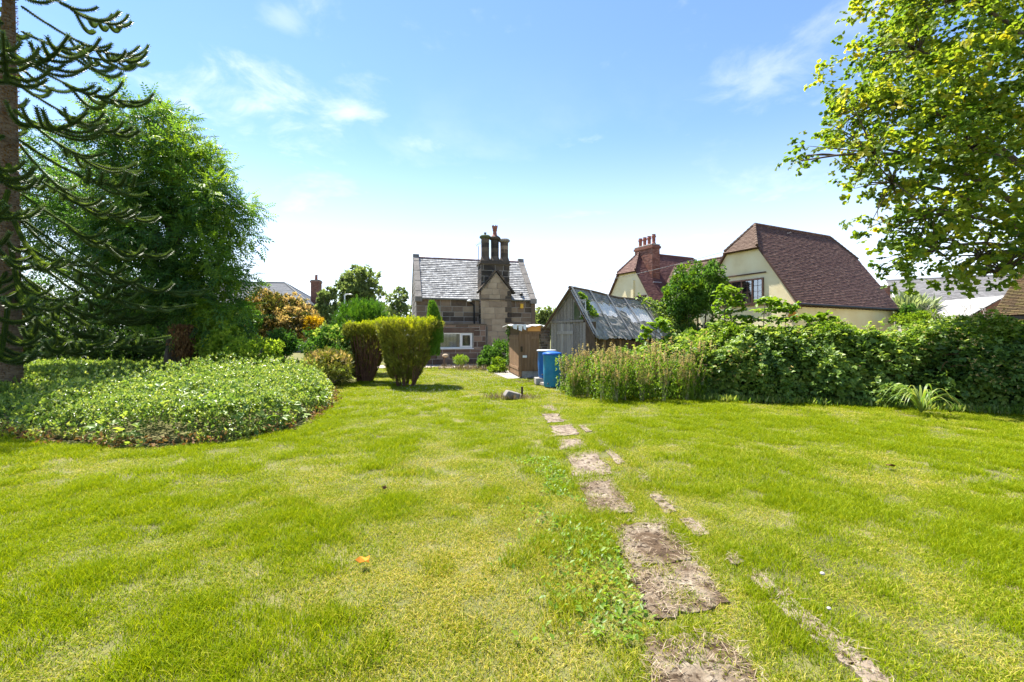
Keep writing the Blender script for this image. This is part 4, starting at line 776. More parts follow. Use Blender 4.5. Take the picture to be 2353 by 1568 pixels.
p = gp(1170, 916); mb = MB(); mb.prism([(-.20, -.12, 0), (.20, -.14, 0), (.26, .10, 0), (-.14, .14, 0)], (.06, 0, .16)); o = mb.build('weathered_stone', M['coping'], bevel=.03); o.location = (p.x, p.y, .02); o.rotation_euler = (.1, .28, .5); tag(o, 'tilted weathered stone block lying in dead grass beside the stake', 'stone')
og = thing('garden_ornament', 'small brown stone ornament on a stem before the cottage window', 'ornament', tuple(gp(1021, 842)))
mb = MB(); mb.lathe((0, 0, 0), [(.12, 0), (.12, .04), (.06, .10), (.05, .36), (.09, .42), (.05, .44)], 10); mb.build('stem', M['stone_brown'], og, True); mb = MB(); mb.lathe((.05, 0, .43), [(.05, 0), (.15, .05), (.16, .11), (.09, .17), (.03, .18)], 10); mb.build('head', M['stone_tan'], og, True)
def flat_leaf(name, mat, px, py, s, rz, label, cat):
    p = gp(px, py); mb = MB(); pts = []
    for k in range(10):
        a = 2*math.pi*k/10; r = s*(1 if k % 2 else .72)*(1.25 if k == 5 else 1); pts.append((r*math.cos(a), r*.8*math.sin(a), .012*math.sin(3*a)))
    mb.prism(pts, (0, 0, .002)); o = mb.build(name, M[mat]); o.location = (p.x, p.y, .045); o.rotation_euler = (.25, .1, rz); tag(o, label, cat)
flat_leaf('fallen_leaf', 'leaf_orange', 836, 1302, .044, .3, 'bright orange fallen leaf lying on the open lawn', 'leaf')
flat_leaf('fallen_leaf', 'l_dry', 884, 1131, .035, 1.3, 'small brown fallen leaf on the lawn beyond the orange leaf', 'leaf')
flat_leaf('fallen_leaf', 'l_dry', 2044, 1078, .05, 2.0, 'pale brown fallen leaf on the right hand lawn', 'leaf')
for px, py, s, lab in ((1890, 1329, .015, 'small white pebble on lawn to the right of the path'), (1905, 1410, .012, 'tiny white pebble on lawn beside the edging stones')):
    p = gp(px, py); mb = MB(); mb.lathe((p.x, p.y, .02), [(s*.4, 0), (s, s*.5), (s*.8, s), (s*.2, s*1.3)], 7); tag(mb.build('pebble', M['batten'], None, True), lab, 'pebble')
# ------------------------------------------------------------------ foliage templates
T_leaf = Tmpl().leaf((0, 0, 0), (0, 1, 0), (0, 0, 1), 1, .55, .15, .12).arrays()
T_broad = Tmpl().leaf((0, 0, 0), (0, 1, 0), (0, 0, 1), 1, .7, .14, .15, broad=True).arrays()
T_narrow = Tmpl().leaf((0, 0, 0), (0, 1, 0), (0, 0, 1), 1, .24, .2, .1).arrays()
t = Tmpl(); [t.leaf((0, .1, 0), (math.sin(a), math.cos(a), z), (0, 0, 1), L, .62*L, .14, .15, dt, broad=True) for a, z, L, dt in ((0, 0, 1, 0), (1.15, -.1, .8, .03), (-1.15, -.05, .8, -.03))]; T_tri = t.arrays()
t = Tmpl()
for k in range(5):
    y = .12+.2*k; z = -.28*(y**2)
    for sx in (-1, 1): t.leaf((0, y, z), (sx*.8, .6, -.25), (0, 0, 1), .36, .13, .12, .2, .02*k)
t.leaf((0, 1.08, -.30), (0, .9, -.4), (0, 0, 1), .36, .13, .1, .2); T_ash = t.arrays()
t = Tmpl(); rg = random.Random(8)
for k in range(7):
    a = rg.uniform(-1.9, 1.9); t.leaf((rg.uniform(-.1, .1), .12*k, rg.uniform(-.1, .1)), (math.sin(a), math.cos(a)*.8, rg.uniform(-.5, .25)), (rg.uniform(-.4, .4), rg.uniform(-.4, .4), 1), rg.uniform(.42, .62), rg.uniform(.36, .5), .12, .12, rg.uniform(-.08, .08), broad=True)
T_maple = t.arrays()
t = Tmpl(); rg = random.Random(9)
for k in range(9):
    y = .08*k; a = (1 if k % 2 else -1)*rg.uniform(.4, .9); t.leaf((0, y, 0), (math.sin(a), math.cos(a), rg.uniform(-.3, .35)), (rg.uniform(-.5, .5), 0, 1), .42-.02*k, .10, .1, .05, rg.uniform(-.1, .1))
T_spray = t.arrays()
t = Tmpl(); rg = random.Random(10)
for k in range(7):
    a = rg.uniform(0, 6.28); t.leaf((0, 0, 0), (math.cos(a)*.8, .9, math.sin(a)*.8), (math.sin(a), .2, -math.cos(a)), rg.uniform(.6, 1), .34, .15, .2, rg.uniform(-.12, .12))
T_rosette = t.arrays()
def sph(rs, n): return nrm(rs.normal(size=(n, 3)))
def clumps(rs, blobs, K, shell=.6, lump=.18):
    wts = np.array([b[6] if len(b) > 6 else b[3]*b[4]+b[3]*b[5]+b[4]*b[5] for b in blobs]); idx = rs.choice(len(blobs), K, p=wts/wts.sum()); B = np.array([b[:6] for b in blobs], float)[idx]
    d = sph(rs, K); ph = rs.uniform(0, 6.28, 3); lm = 1+lump*(np.sin(d[:, 0]*5+ph[0])+np.sin(d[:, 1]*6+ph[1])+np.sin(d[:, 2]*5.5+ph[2]))/2
    r = (shell**3+(1-shell**3)*rs.uniform(size=K))**(1/3)
    return B[:, :3]+d*B[:, 3:6]*(r*lm)[:, None], nrm(d/B[:, 3:6])
def crown_arrays(rs, blobs, K, rsub, nper, tm, size, out=.8, up=.3, droop=0.0, jit=.8, shell=.6, lump=.18, zmin=.03, tb=.5, tv=.25, flat=1.0, keep=None):
    C, On = clumps(rs, blobs, K, shell, lump)
    if keep is not None: m = keep(C); C, On = C[m], On[m]
    K = len(C); rsz = rsub*rs.uniform(.6, 1.4, K); n = nper
    dd = sph(rs, K*n).reshape(K, n, 3); rr = rs.uniform(.35, 1, (K, n, 1))**(1/2)
    P = C[:, None]+dd*rr*rsz[:, None, None]*np.array([1, 1, flat]); O_ = nrm(dd*.7+On[:, None]*.8)
    P = P.reshape(-1, 3); O_ = O_.reshape(-1, 3); y = O_*out+rs.normal(size=P.shape)*jit*.5; y[:, 2] += up-droop; zh = np.array([0, 0, 1.0])+rs.normal(size=P.shape)*.5+O_*.6
    tint = np.clip(np.repeat(rs.normal(tb, tv*.7, K), n)+rs.normal(0, tv*.6, K*n), 0, 1); s = size*rs.uniform(.65, 1.3, K*n)
    m = P[:, 2] > zmin
    return scatter(tm, P[m], y[m], zh[m], s[m], tint[m]), C
def plant(name, label, cat, loc=(0, 0, 0), group=None): return thing(name, label, cat, loc, 0, group)
def stems(parent, name, mat, base, tips, r0, rng, n=4, r1=.006, sag_=.1, spread=None):
    spread = spread or r0*3
    mb = MB(); base = Vector(base)
    for tp in tips:
        tp = Vector(tp); b = base+Vector((max(-spread, min(spread, tp.x*.4+rng.uniform(-.4, .4)*spread)), max(-spread, min(spread, tp.y*.4+rng.uniform(-.4, .4)*spread)), 0)); pts = []
        for k in range(n+1):
            u = k/n; p = b.lerp(tp, u); p.z += sag_*(tp-b).length*math.sin(math.pi*u)*.5; p += Vector((rng.uniform(-.03, .03), rng.uniform(-.03, .03), 0))*(1 if 0 < k < n else 0); pts.append(p)
        mb.tube(pts, [r0+(r1-r0)*k/n for k in range(n+1)], 5)
    return mb.build(name, mat, parent)
def limb(mb, a, b, r0, r1, rng, n=6, bend=.08, lift=.1):
    a, b = Vector(a), Vector(b); L = (b-a).length; pts = []; off = Vector((rng.uniform(-1, 1), rng.uniform(-1, 1), 0))*bend*L
    for k in range(n+1):
        u = k/n; p = a.lerp(b, u)+off*math.sin(math.pi*u)+Vector((0, 0, lift*L*math.sin(math.pi*u))); pts.append(p)
    mb.tube(pts, [r0+(r1-r0)*k/n for k in range(n+1)], 7); return pts
# ------------------------------------------------------------------ ash tree
rs = np.random.RandomState(11); rng = random.Random(11)
def shrub(name, label, cat, blobs, layers, base=None, stem=None, group=None, seed=1, loc=None):
    rs = np.random.RandomState(seed); rng = random.Random(seed); b0 = blobs[0]; base = base or (b0[0], b0[1], 0)
    t = plant(name, label, cat, base, group); B = Vector(base)
    bl = [(b[0]-B.x, b[1]-B.y, b[2]-B.z)+tuple(b[3:]) for b in blobs]
    tips = None
    for L in layers:
        L = dict(L); nm, mat = L.pop('name'), L.pop('mat'); bb = L.pop('blobs', None)
        bb = [(b[0]-B.x, b[1]-B.y, b[2]-B.z)+tuple(b[3:]) for b in bb] if bb else bl
        (V, Fc, T), C = crown_arrays(rs, bb, **L); arr_mesh(nm, V, Fc, T, M[mat], t)
        if tips is None: tips = C
    if stem:
        k = min(stem.get('n', 8), len(tips)); sel = tips[rs.choice(len(tips), k, False)]; stems(t, stem.get('name', 'stems'), M[stem.get('mat', 'bark')], (0, 0, -.02), sel, stem.get('r', .03), rng)
    return t
ash = plant('ash_tree', 'large bushy ash tree with drooping feathery foliage down to the ground', 'tree', (-13.2, 17.5, 0))
def ax_(px, py, Y): p = at(px, py, Y); return (p.x+13.2, p.y-17.5, p.z)
blobs = [(*ax_(330, 330, 17.5), 2.0, 2.0, 1.7), (*ax_(420, 430, 17), 2.0, 2.0, 1.5), (*ax_(500, 500, 16.6), 1.15, 1.4, 1.2), (*ax_(400, 560, 16.6), 2.3, 2.1, 1.6), (*ax_(300, 480, 17), 2.2, 2.0, 2.0), (*ax_(470, 640, 16), 1.35, 1.4, 1.2), (*ax_(330, 660, 16.5), 2.4, 2.0, 1.3), (*ax_(200, 560, 18), 2.2, 2.0, 2.0), (*ax_(500, 730, 15.6), .95, 1.1, .8), (*ax_(160, 420, 19), 2.0, 2, 1.8), (*ax_(440, 725, 16), 1.0, 1.2, .8)]
(V, Fc, T), C = crown_arrays(rs, blobs, 560, .40, 15, T_ash, .40, out=.9, up=.15, droop=.3, shell=.5, lump=.25, tb=.5, tv=.3, zmin=.2); arr_mesh('crown', V, Fc, T, M['l_ash'], ash)
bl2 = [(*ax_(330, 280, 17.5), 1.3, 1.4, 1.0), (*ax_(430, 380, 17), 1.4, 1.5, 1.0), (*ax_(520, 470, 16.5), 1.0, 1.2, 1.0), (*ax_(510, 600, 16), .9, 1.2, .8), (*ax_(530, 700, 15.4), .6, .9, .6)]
(V, Fc, T), _ = crown_arrays(rs, bl2, 150, .32, 13, T_ash, .32, out=.8, up=.3, droop=.2, shell=.7, lump=.3, tb=.6, tv=.3); arr_mesh('sun_tinted_sprays', V, Fc, T, M['l_lime'], ash)  # sunlight painted on the outer sprays as lighter lime leaves
mb = MB(); mb.tube([(0, 0, -.1), (.05, .1, 1.2), (-.1, .1, 3.0), (.1, 0, 6), (0, 0, 8.5)], [.30, .25, .2, .13, .05], 10)
for q in C[rs.choice(len(C), 40, False)]: limb(mb, (0, .05, max(.8, q[2]*.55)), q, .06, .012, rng)
mb.build('trunk', M['bark'], ash)
# shade-side thicket under and behind the ash
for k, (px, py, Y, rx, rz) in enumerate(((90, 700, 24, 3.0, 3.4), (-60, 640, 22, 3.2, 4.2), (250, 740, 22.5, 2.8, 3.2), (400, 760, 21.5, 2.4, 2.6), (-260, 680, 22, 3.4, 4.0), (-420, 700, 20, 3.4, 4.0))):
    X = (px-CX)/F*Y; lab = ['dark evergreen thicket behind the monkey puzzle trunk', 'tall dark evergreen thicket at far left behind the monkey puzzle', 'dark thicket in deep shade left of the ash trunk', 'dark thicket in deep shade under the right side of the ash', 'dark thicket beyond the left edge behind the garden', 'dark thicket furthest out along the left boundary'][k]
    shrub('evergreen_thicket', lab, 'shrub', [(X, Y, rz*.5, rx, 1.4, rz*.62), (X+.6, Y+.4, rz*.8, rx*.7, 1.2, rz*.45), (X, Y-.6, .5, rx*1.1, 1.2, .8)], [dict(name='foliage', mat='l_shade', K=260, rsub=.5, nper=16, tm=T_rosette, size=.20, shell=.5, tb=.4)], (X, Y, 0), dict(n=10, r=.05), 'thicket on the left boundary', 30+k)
def dead(px, py, Y, w_, h_, name, label):
    P0 = at(px, py, Y); t = plant(name, label, 'dead branches', (P0.x, P0.y, 0)); rs = np.random.RandomState(3); n = 1500; P = np.stack([rs.normal(0, w_*.4, n), rs.normal(0, .2, n), P0.z+rs.uniform(-h_, h_*.6, n)], 1); y = np.stack([rs.normal(0, .25, n), rs.normal(0, .25, n), -np.ones(n)], 1)
    V, Fc, T = scatter(T_leaf, P, y, rs.normal(size=(n, 3)), rs.uniform(.06, .13, n), rs.uniform(0, 1, n)); arr_mesh('withered_leaves', V, Fc, T, M['l_dry'], t)
    mb = MB(); rg = random.Random(4)
    for k in range(9): mb.tube([(rg.uniform(-.1, .1), 0, 0), (rg.uniform(-w_, w_)*.5, rg.uniform(-.2, .2), P0.z*.6), (rg.uniform(-w_, w_), rg.uniform(-.2, .2), P0.z+h_*.5)], [.015, .012, .006], 5)
    mb.build('twigs', M['twig'], t)
dead(424, 770, 14.6, .32, .62, 'withered_shrub', 'withered rust brown shrub hanging below the ash foliage')
# ------------------------------------------------------------------ monkey puzzle
mp = plant('monkey_puzzle_tree', 'monkey puzzle tree with rope like spiny branches at the left edge', 'tree', (-12.75, 11.5, 0)); rng = random.Random(21); rs = np.random.RandomState(21)
mb = MB(); mb.tube([(0, 0, -.1), (.0, 0, .25), (.02, 0, 1.2), (.0, 0, 4), (-.03, 0, 8), (-.02, 0, 13.8)], [.34, .25, .215, .185, .155, .04], 16); tk = mb.build('trunk', M['bark_mp'], mp, True)
n = 5200; zt = rs.uniform(.3, 13, n); an = rs.uniform(0, 6.283, n); rr = np.interp(zt, [0, 1.2, 4, 8, 13.8], [.26, .215, .185, .155, .045]); P = np.stack([rr*np.cos(an), rr*np.sin(an), zt], 1); y = np.stack([np.cos(an)*.7, np.sin(an)*.7, np.full(n, .6)], 1)
V, Fc, T = scatter(T_leaf, P, y, np.tile([0, 0, 1.], (n, 1)), rs.uniform(.03, .06, n), rs.uniform(0, .7, n)); arr_mesh('trunk_scales', V, Fc, T, M['l_dry'], tk)
Ts = Tmpl().leaf((0, 0, 0), (0, 1, 0), (0, 0, 1), 1, .55, .1, -.1).arrays()
def rope(path, r, parts, core, dens=1.0):
    path = np.array(path); seg = np.linalg.norm(np.diff(path, axis=0), axis=1); cum = np.r_[0, np.cumsum(seg)]; L = cum[-1]; step = .021/dens; m = max(4, int(L/step)); s = np.linspace(.02, L, m)
    P = np.stack([np.interp(s, cum, path[:, i]) for i in range(3)], 1); tg = nrm(np.gradient(P, axis=0)); ref = np.tile([.13, .21, .97], (m, 1)); x = nrm(np.cross(tg, ref)); z = np.cross(x, tg)
    for q in range(4):
        a = np.arange(m)*2.399+q*math.pi/2; rad = x*np.cos(a)[:, None]+z*np.sin(a)[:, None]; d = tg*.62+rad*.78
        parts.append(scatter(Ts, P+rad*r*.45, d, tg-rad*.2, np.full(m, r*1.25), np.clip(.32+.35*rad[:, 2]+rs.normal(0, .14, m), 0, 1)))
    core.tube([Vector(p) for p in path[::max(1, len(path)//6)]]+[Vector(path[-1])], r*.55, 5)
def curve(p, d, L, sagk, upk, n=9):
    pts = [np.array(p, float)]; d = np.array(d, float); d = d/np.linalg.norm(d)
    for k in range(n):
        u = (k+1)/n; dd = d+np.array([0, 0, -sagk*(1-u)*1.0+upk*u*u]); dd /= np.linalg.norm(dd); pts.append(pts[-1]+dd*L/n)
    return pts
whorls = [(2.5, 3.9, -.58), (3.1, 4.3, -.62), (3.8, 4.5, -.62), (4.5, 4.5, -.58), (5.15, 4.3, -.52), (5.8, 4.1, -.46), (6.5, 3.9, -.42), (7.2, 3.7, -.34), (7.9, 3.5, -.26), (8.6, 3.3, -.2), (9.3, 3.1, -.14), (10.0, 2.9, -.05), (10.8, 2.6, .05), (11.6, 2.2, .15), (12.5, 1.7, .3)]
for wi_, (z, L, sl_) in enumerate(whorls):
    nb = 6 if z < 5 else 4; a0 = rng.uniform(0, 6.28)
    for b in range(nb):
        az = a0+b*2*math.pi/nb+rng.uniform(-.3, .3); Lb = L*(1.0 if z < 5.5 else .9)*rng.uniform(.8, 1.08); parts = []; core = MB()
        away = math.cos(az) < -.55
        main = curve((.2*math.cos(az), .2*math.sin(az), z), (math.cos(az), math.sin(az), sl_+rng.uniform(-.12, .12)), Lb, .28, .75, 12)
        rope(main, .046, parts, core, .9)
        mainA = np.array(main); nl = 6 if not away else 4
        for q in range(nl):
            for sgn in (-1, 1):
                if rng.random() < .18: continue
                u = .30+.62*(q+.5*(sgn > 0)+rng.uniform(-.1, .1))/nl; i = u*(len(main)-1); i0 = int(i); p = mainA[i0]+(mainA[min(i0+1, len(main)-1)]-mainA[i0])*(i-i0); tg = nrm(mainA[min(i0+1, len(main)-1)]-mainA[i0])
                sd_ = np.array([-math.sin(az), math.cos(az), 0])*sgn; d = tg*.62+sd_*rng.uniform(.5, .85)+np.array([0, 0, rng.uniform(-.25, .05)])
                rope(curve(p, d, (.50+1.0*(1-u))*rng.uniform(.55, 1.3), rng.uniform(.2, .5), rng.uniform(.9, 1.9), 7), .054, parts, core, .8)
        V, Fc, T = joinarr(parts); br = arr_mesh('branch', V, Fc, T, M['l_mp'], mp); core.build('branch_core', M['l_mp'], br)
# ------------------------------------------------------------------ maple on the right
mt = plant('maple_tree', 'big maple with yellowing green leaves overhanging the hedge at right', 'tree', (14.2, 11.2, 0)); rs = np.random.RandomState(31); rng = random.Random(31)
def mx_(px, py, Y): p = at(px, py, Y); return (p.x-14.2, p.y-11.2, p.z)
blobs = [(*mx_(1985, 290, 10.2), 1.2, 1.5, .85), (*mx_(2060, 190, 10.5), 1.5, 1.8, 1.0), (*mx_(2150, 70, 10.8), 1.7, 2.0, 1.3), (*mx_(2180, 300, 10.3), 1.7, 1.9, 1.1), (*mx_(2060, 400, 10), 1.2, 1.4, .55), (*mx_(2120, 520, 9.8), 1.35, 1.4, .55), (*mx_(2270, 430, 10), 1.6, 1.8, .9), (*mx_(2260, 590, 9.6), 1.0, 1.2, .45), (*mx_(2090, 600, 9.6), .45, .6, .38), (*mx_(2330, 200, 10.6), 1.8, 2.2, 1.6), (*mx_(2360, 560, 9.6), 1.0, 1.3, .7), (*mx_(2450, 300, 11), 2.4, 2.4, 2.2), (*mx_(2300, -60, 11.5), 2.4, 2.4, 1.6), (*mx_(2120, -40, 11), 1.5, 1.9, 1.0), (*mx_(2560, 80, 11.5), 2.8, 2.8, 2.4), (*mx_(2650, 400, 11.5), 2.4, 2.8, 2.0), (*mx_(2420, -250, 11.5), 2.4, 2.6, 1.6), (*mx_(1875, 365, 10), .40, .6, .26), (*mx_(2210, 635, 9.5), .5, .5, .22)]
(V, Fc, T), C = crown_arrays(rs, blobs, 1600, .28, 8, T_maple, .185, out=.75, up=.1, droop=.2, shell=.2, lump=.3, tb=.36, tv=.25); arr_mesh('crown', V, Fc, T, M['l_maple'], mt)
mb = MB(); mb.tube([(0, 0, -.1), (.05, 0, .5), (.0, .05, 2), (-.1, .1, 3.6), (.1, 0, 6), (.2, .1, 9), (.1, 0, 11)], [.48, .36, .31, .27, .2, .12, .04], 12); mb.build('trunk', M['bark'], mt)
ends = [mx_(1840, 370, 10), mx_(1950, 230, 10.3), mx_(2000, 420, 10), mx_(2080, 500, 9.8), mx_(2060, 90, 10.6), mx_(2090, 590, 9.6), mx_(2230, 600, 9.6), mx_(2140, -20, 10.9), mx_(2300, 640, 9.5), mx_(2180, 330, 10.3), mx_(2600, 100, 12), mx_(2500, 350, 13.5)]
for e in ends:
    mb = MB(); st_ = Vector((0, 0, 2.6+max(0, (e[2]-4)*.55))); pts = limb(mb, st_, e, .085, .014, rng, 8, .06, .12)
    bo = mb.build('branch', M['bark'], mt); mb = MB(); near = C[np.argsort(np.linalg.norm(C-np.array(e), axis=1))[:22]]
    for q in near:
        j = min(range(2, len(pts)), key=lambda k: (pts[k]-Vector(q)).length+.3*(8-k)); limb(mb, pts[max(2, j-1)], q, .020, .005, rng, 4, .1, .05)
    mb.build('twigs', M['bark'], bo)
# ------------------------------------------------------------------ background trees
def tree(name, label, px, Y, top, bot, wpx, mat, seed, K=120, size=.35, nper=14, tm=None, blobs=None, group=None):
    X = (px-CX)/F*Y; zt = CH+(HY-top)/F*Y; zb = max(.4, CH+(HY-bot)/F*Y); rx = wpx/F*Y/2; rs = np.random.RandomState(seed); rng = random.Random(seed); t = plant(name, label, 'tree', (X, Y, 0), group); H = zt-zb
    bb = blobs or [(0, 0, zb+H*.35, rx, rx, H*.36), (rx*.15, 0, zb+H*.68, rx*.72, rx*.72, H*.33), (-rx*.35, 0, zb+H*.55, rx*.6, rx*.6, H*.25)]
    (V, Fc, T), C = crown_arrays(rs, bb, K, rx*.22, nper, tm or T_rosette, size, shell=.35, lump=.35, tb=.5, tv=.28); arr_mesh('crown', V, Fc, T, M[mat], t)
    mb = MB(); mb.tube([(0, 0, -.1), (.03, 0, zb), (-.05, 0, zb+H*.5), (0, 0, zt-H*.1)], [.035*rx+.12, .03*rx+.09, .06, .02], 8)
    for q in C[rs.choice(len(C), min(18, len(C)), False)]: limb(mb, (0, 0, zb*.8+(q[2]-zb)*.5), q, .045, .01, rng, 4)
    mb.build('trunk', M['bark'], t); return t
gB = 'trees behind the cottage garden'
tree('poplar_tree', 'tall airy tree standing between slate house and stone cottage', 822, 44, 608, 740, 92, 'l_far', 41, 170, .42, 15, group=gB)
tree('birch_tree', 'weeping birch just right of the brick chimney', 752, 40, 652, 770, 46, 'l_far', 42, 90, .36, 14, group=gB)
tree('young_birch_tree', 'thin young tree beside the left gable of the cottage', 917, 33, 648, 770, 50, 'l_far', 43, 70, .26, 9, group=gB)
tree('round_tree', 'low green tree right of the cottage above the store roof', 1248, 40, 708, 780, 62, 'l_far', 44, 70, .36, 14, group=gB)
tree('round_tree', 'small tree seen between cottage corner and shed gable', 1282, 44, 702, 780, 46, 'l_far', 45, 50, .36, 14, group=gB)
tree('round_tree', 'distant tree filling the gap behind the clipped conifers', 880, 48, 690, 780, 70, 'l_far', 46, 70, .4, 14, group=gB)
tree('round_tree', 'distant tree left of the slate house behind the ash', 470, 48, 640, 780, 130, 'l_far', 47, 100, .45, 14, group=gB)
# ------------------------------------------------------------------ shrubs
def pxb(px, py, Y, wpx, hpx, dy=1.0): p = at(px, py, Y); return (p.x, p.y, p.z, wpx/F*Y/2, wpx/F*Y/2*dy, hpx/F*Y/2)
Y = 20.5; shrub('golden_pieris', 'large rounded shrub with golden bronze young leaves before slate house', 'shrub', [pxb(640, 738, Y, 150, 110), pxb(610, 712, Y, 80, 80), pxb(680, 745, Y-.4, 80, 70)],
    [dict(name='foliage', mat='l_golddark', K=150, rsub=.28, nper=18, tm=T_rosette, size=.15, shell=.55), dict(name='young_leaves', mat='l_gold', K=340, rsub=.17, nper=12, tm=T_rosette, size=.13, up=.7, shell=.88, tb=.6)], (at(640, 700, Y).x, Y, 0), dict(n=10, r=.04), seed=51)
shrub('yellow_shrub', 'small bright yellow shrub tucked beside the golden bronze shrub', 'shrub', [pxb(724, 755, 19.6, 40, 52)], [dict(name='foliage', mat='l_yellow', K=60, rsub=.14, nper=14, tm=T_rosette, size=.10, shell=.6)], (at(724, 700, 19.6).x, 19.6, 0), dict(n=6, r=.02), seed=52)
shrub('laurel_bush', 'rounded mid green bush left of the golden bronze shrub', 'shrub', [pxb(556, 738, 18, 76, 92), pxb(520, 760, 17.5, 70, 80)], [dict(name='foliage', mat='l_mid', K=150, rsub=.2, nper=16, tm=T_rosette, size=.12, shell=.6)], (at(545, 700, 18).x, 18, 0), dict(n=8, r=.03), seed=53)
shrub('lime_shrub', 'tall loose lime green shrub beside the withered branches', 'shrub', [pxb(500, 770, 15.0, 80, 110), pxb(470, 740, 15.2, 60, 90), pxb(520, 800, 14.5, 90, 70)], [dict(name='foliage', mat='l_limesun', K=190, rsub=.2, nper=16, tm=T_rosette, size=.12, shell=.55, tb=.45)], (at(500, 700, 15).x, 15, 0), dict(n=8, r=.02), seed=54)
shrub('lime_shrub', 'low lime green bush behind the groundcover mound', 'shrub', [pxb(590, 812, 14.4, 120, 66), pxb(545, 825, 14.0, 90, 50)], [dict(name='foliage', mat='l_limesun', K=130, rsub=.16, nper=16, tm=T_rosette, size=.11, shell=.55, tb=.5)], (at(590, 700, 14.4).x, 14.4, 0), dict(n=8, r=.02), seed=55)
shrub('arching_shrub', 'dark green arching shrub with pale edge between lime bush and dome', 'shrub', [pxb(646, 792, 15.8, 60, 58)], [dict(name='foliage', mat='l_mid', K=80, rsub=.16, nper=14, tm=T_rosette, size=.11, shell=.6, droop=.6)], (at(646, 700, 15.8).x, 15.8, 0), dict(n=6, r=.02), seed=56)
shrub('bramble_bush', 'rounded bush overgrown with pale bramble behind the golden dome', 'shrub', [pxb(752, 798, 14.6, 108, 74), pxb(772, 780, 14.9, 90, 50)], [dict(name='foliage', mat='l_mid', K=120, rsub=.15, nper=16, tm=T_rosette, size=.10, shell=.6, tb=.6), dict(name='bramble_leaves', mat='l_bramble', K=50, rsub=.12, nper=9, tm=T_tri, size=.11, shell=.92, up=.5, tb=.8)], (at(752, 700, 14.6).x, 14.6, 0), dict(n=6, r=.02), seed=57)
X, Y = at(753, 0, 13.75).x, 13.75
shrub('golden_dome_conifer', 'low dome shaped conifer with golden top beside the clipped yews', 'shrub', [(X, Y, .44, .70, .70, .60)], [dict(name='foliage', mat='l_yew', K=220, rsub=.12, nper=14, tm=T_spray, size=.13, shell=.75, lump=.06), dict(name='golden_tips', mat='l_gold', K=150, rsub=.09, nper=12, tm=T_spray, size=.10, shell=.95, lump=.06, up=.6, keep=lambda C: C[:, 2] > .62)], (X, Y, 0), dict(n=6, r=.03), seed=58)
X, Y = at(827, 0, 18).x, 18
shrub('cypress_bush', 'broad bright green cypress bush behind the clipped yews', 'shrub', [(X, Y, 1.5, 1.05, .9, 1.3), (X-.35, Y, 1.9, .55, .6, .75), (X+.5, Y, 2.0, .5, .6, .75)], [dict(name='foliage', mat='l_yewgreen', K=330, rsub=.16, nper=12, tm=T_spray, size=.24, up=1.1, shell=.8, lump=.1, flat=1.6)], (X, Y, 0), dict(n=6, r=.05), seed=59)
def yew(name, label, px, Y, r0, r1, H, seed, bare, spike):
    X = (px-CX)/F*Y; t = plant(name, label, 'shrub', (X, Y, 0)); rs = np.random.RandomState(seed); rng = random.Random(seed)
    prof = lambda u: r0+(r1-r0)*np.clip(u*1.15, 0, 1)**.9
    n = 10500; az = rs.uniform(0, 6.283, n); u = rs.uniform(.04, .97, n)**.85; rr = prof(u)*(1-.55*rs.uniform(0, 1, n)**2.2)*(.90+.22*vnoise(az*2.6, u*5, seed+9))
    keep = np.ones(n, bool)
    if bare: keep = ~((np.sin(az) < .1) & (np.cos(az) > -.72) & (u < .80)) | (rs.uniform(size=n) < .035)
    else: keep = (u > .13) | (rs.uniform(size=n) < .3); 
    cl = vnoise(az*3.2, u*7, seed) > .14; keep &= cl | (u > .8)
    lean = .0
    P = np.stack([rr*np.cos(az)+.18*(u-.2), rr*np.sin(az), u*H], 1); y = np.stack([np.cos(az)*.55, np.sin(az)*.55, .8+0*u], 1)+rs.normal(0, .3, (n, 3))
    P, y, uu = P[keep], y[keep], u[keep]; tint = np.clip(.25+.45*vnoise(az[keep]*4, uu*9, seed+3)+rs.normal(0, .15, len(P)), 0, 1)
    V, Fc, T = scatter(T_spray, P, y, rs.normal(size=P.shape), rs.uniform(.10, .19, len(P)), tint); arr_mesh('foliage', V, Fc, T, M['l_yew'], t)
    n = 1300; az = rs.uniform(0, 6.283, n); q = np.sqrt(rs.uniform(0, 1, n)); P = np.stack([q*r1*1.02*np.cos(az)+.15, q*r1*.98*np.sin(az), H*(.86+.17*vnoise(q*5*np.cos(az)+5, q*5*np.sin(az)+5, seed))+rs.uniform(-.08, .06, n)], 1); y = np.stack([rs.normal(0, .25, n), rs.normal(0, .25, n), np.ones(n)], 1)
    V, Fc, T = scatter(T_spray, P, y, rs.normal(size=P.shape), rs.uniform(.12, .22, n), rs.uniform(.1, 1, n)); arr_mesh('new_growth', V, Fc, T, M['l_yewtip'], t)
    if spike:
        n = 1700; v = rs.uniform(0, 1, n); az = rs.uniform(0, 6.283, n); wd = .30*(1-v)**.8*(v+.35)+.02; P = np.stack([r1*(1.04-.20*v)+.02+wd*np.cos(az)-.12*(v < .25), wd*np.sin(az)*1.6, H*.45+v*(spike-H*.45)], 1); y = np.stack([np.cos(az)*.3, np.sin(az)*.3, np.ones(n)], 1)
        V, Fc, T = scatter(T_spray, P, y, rs.normal(size=P.shape), rs.uniform(.13, .22, n), rs.uniform(.4, 1, n)); arr_mesh('side_leader', V, Fc, T, M['l_yewgreen'], t)
    tips = [(prof(np.array(.75))*k*math.cos(a)+.1, prof(np.array(.75))*k*math.sin(a), H*rng.uniform(.6, .92)) for a in np.linspace(0, 6.1, 34) for k in ((1.02, .85, .6) if bare else (.9,))]
    stems(t, 'stems', M['twig'], (0, 0, -.02), tips, .020, rng, 5, .006, -.06, r0*.85); return t
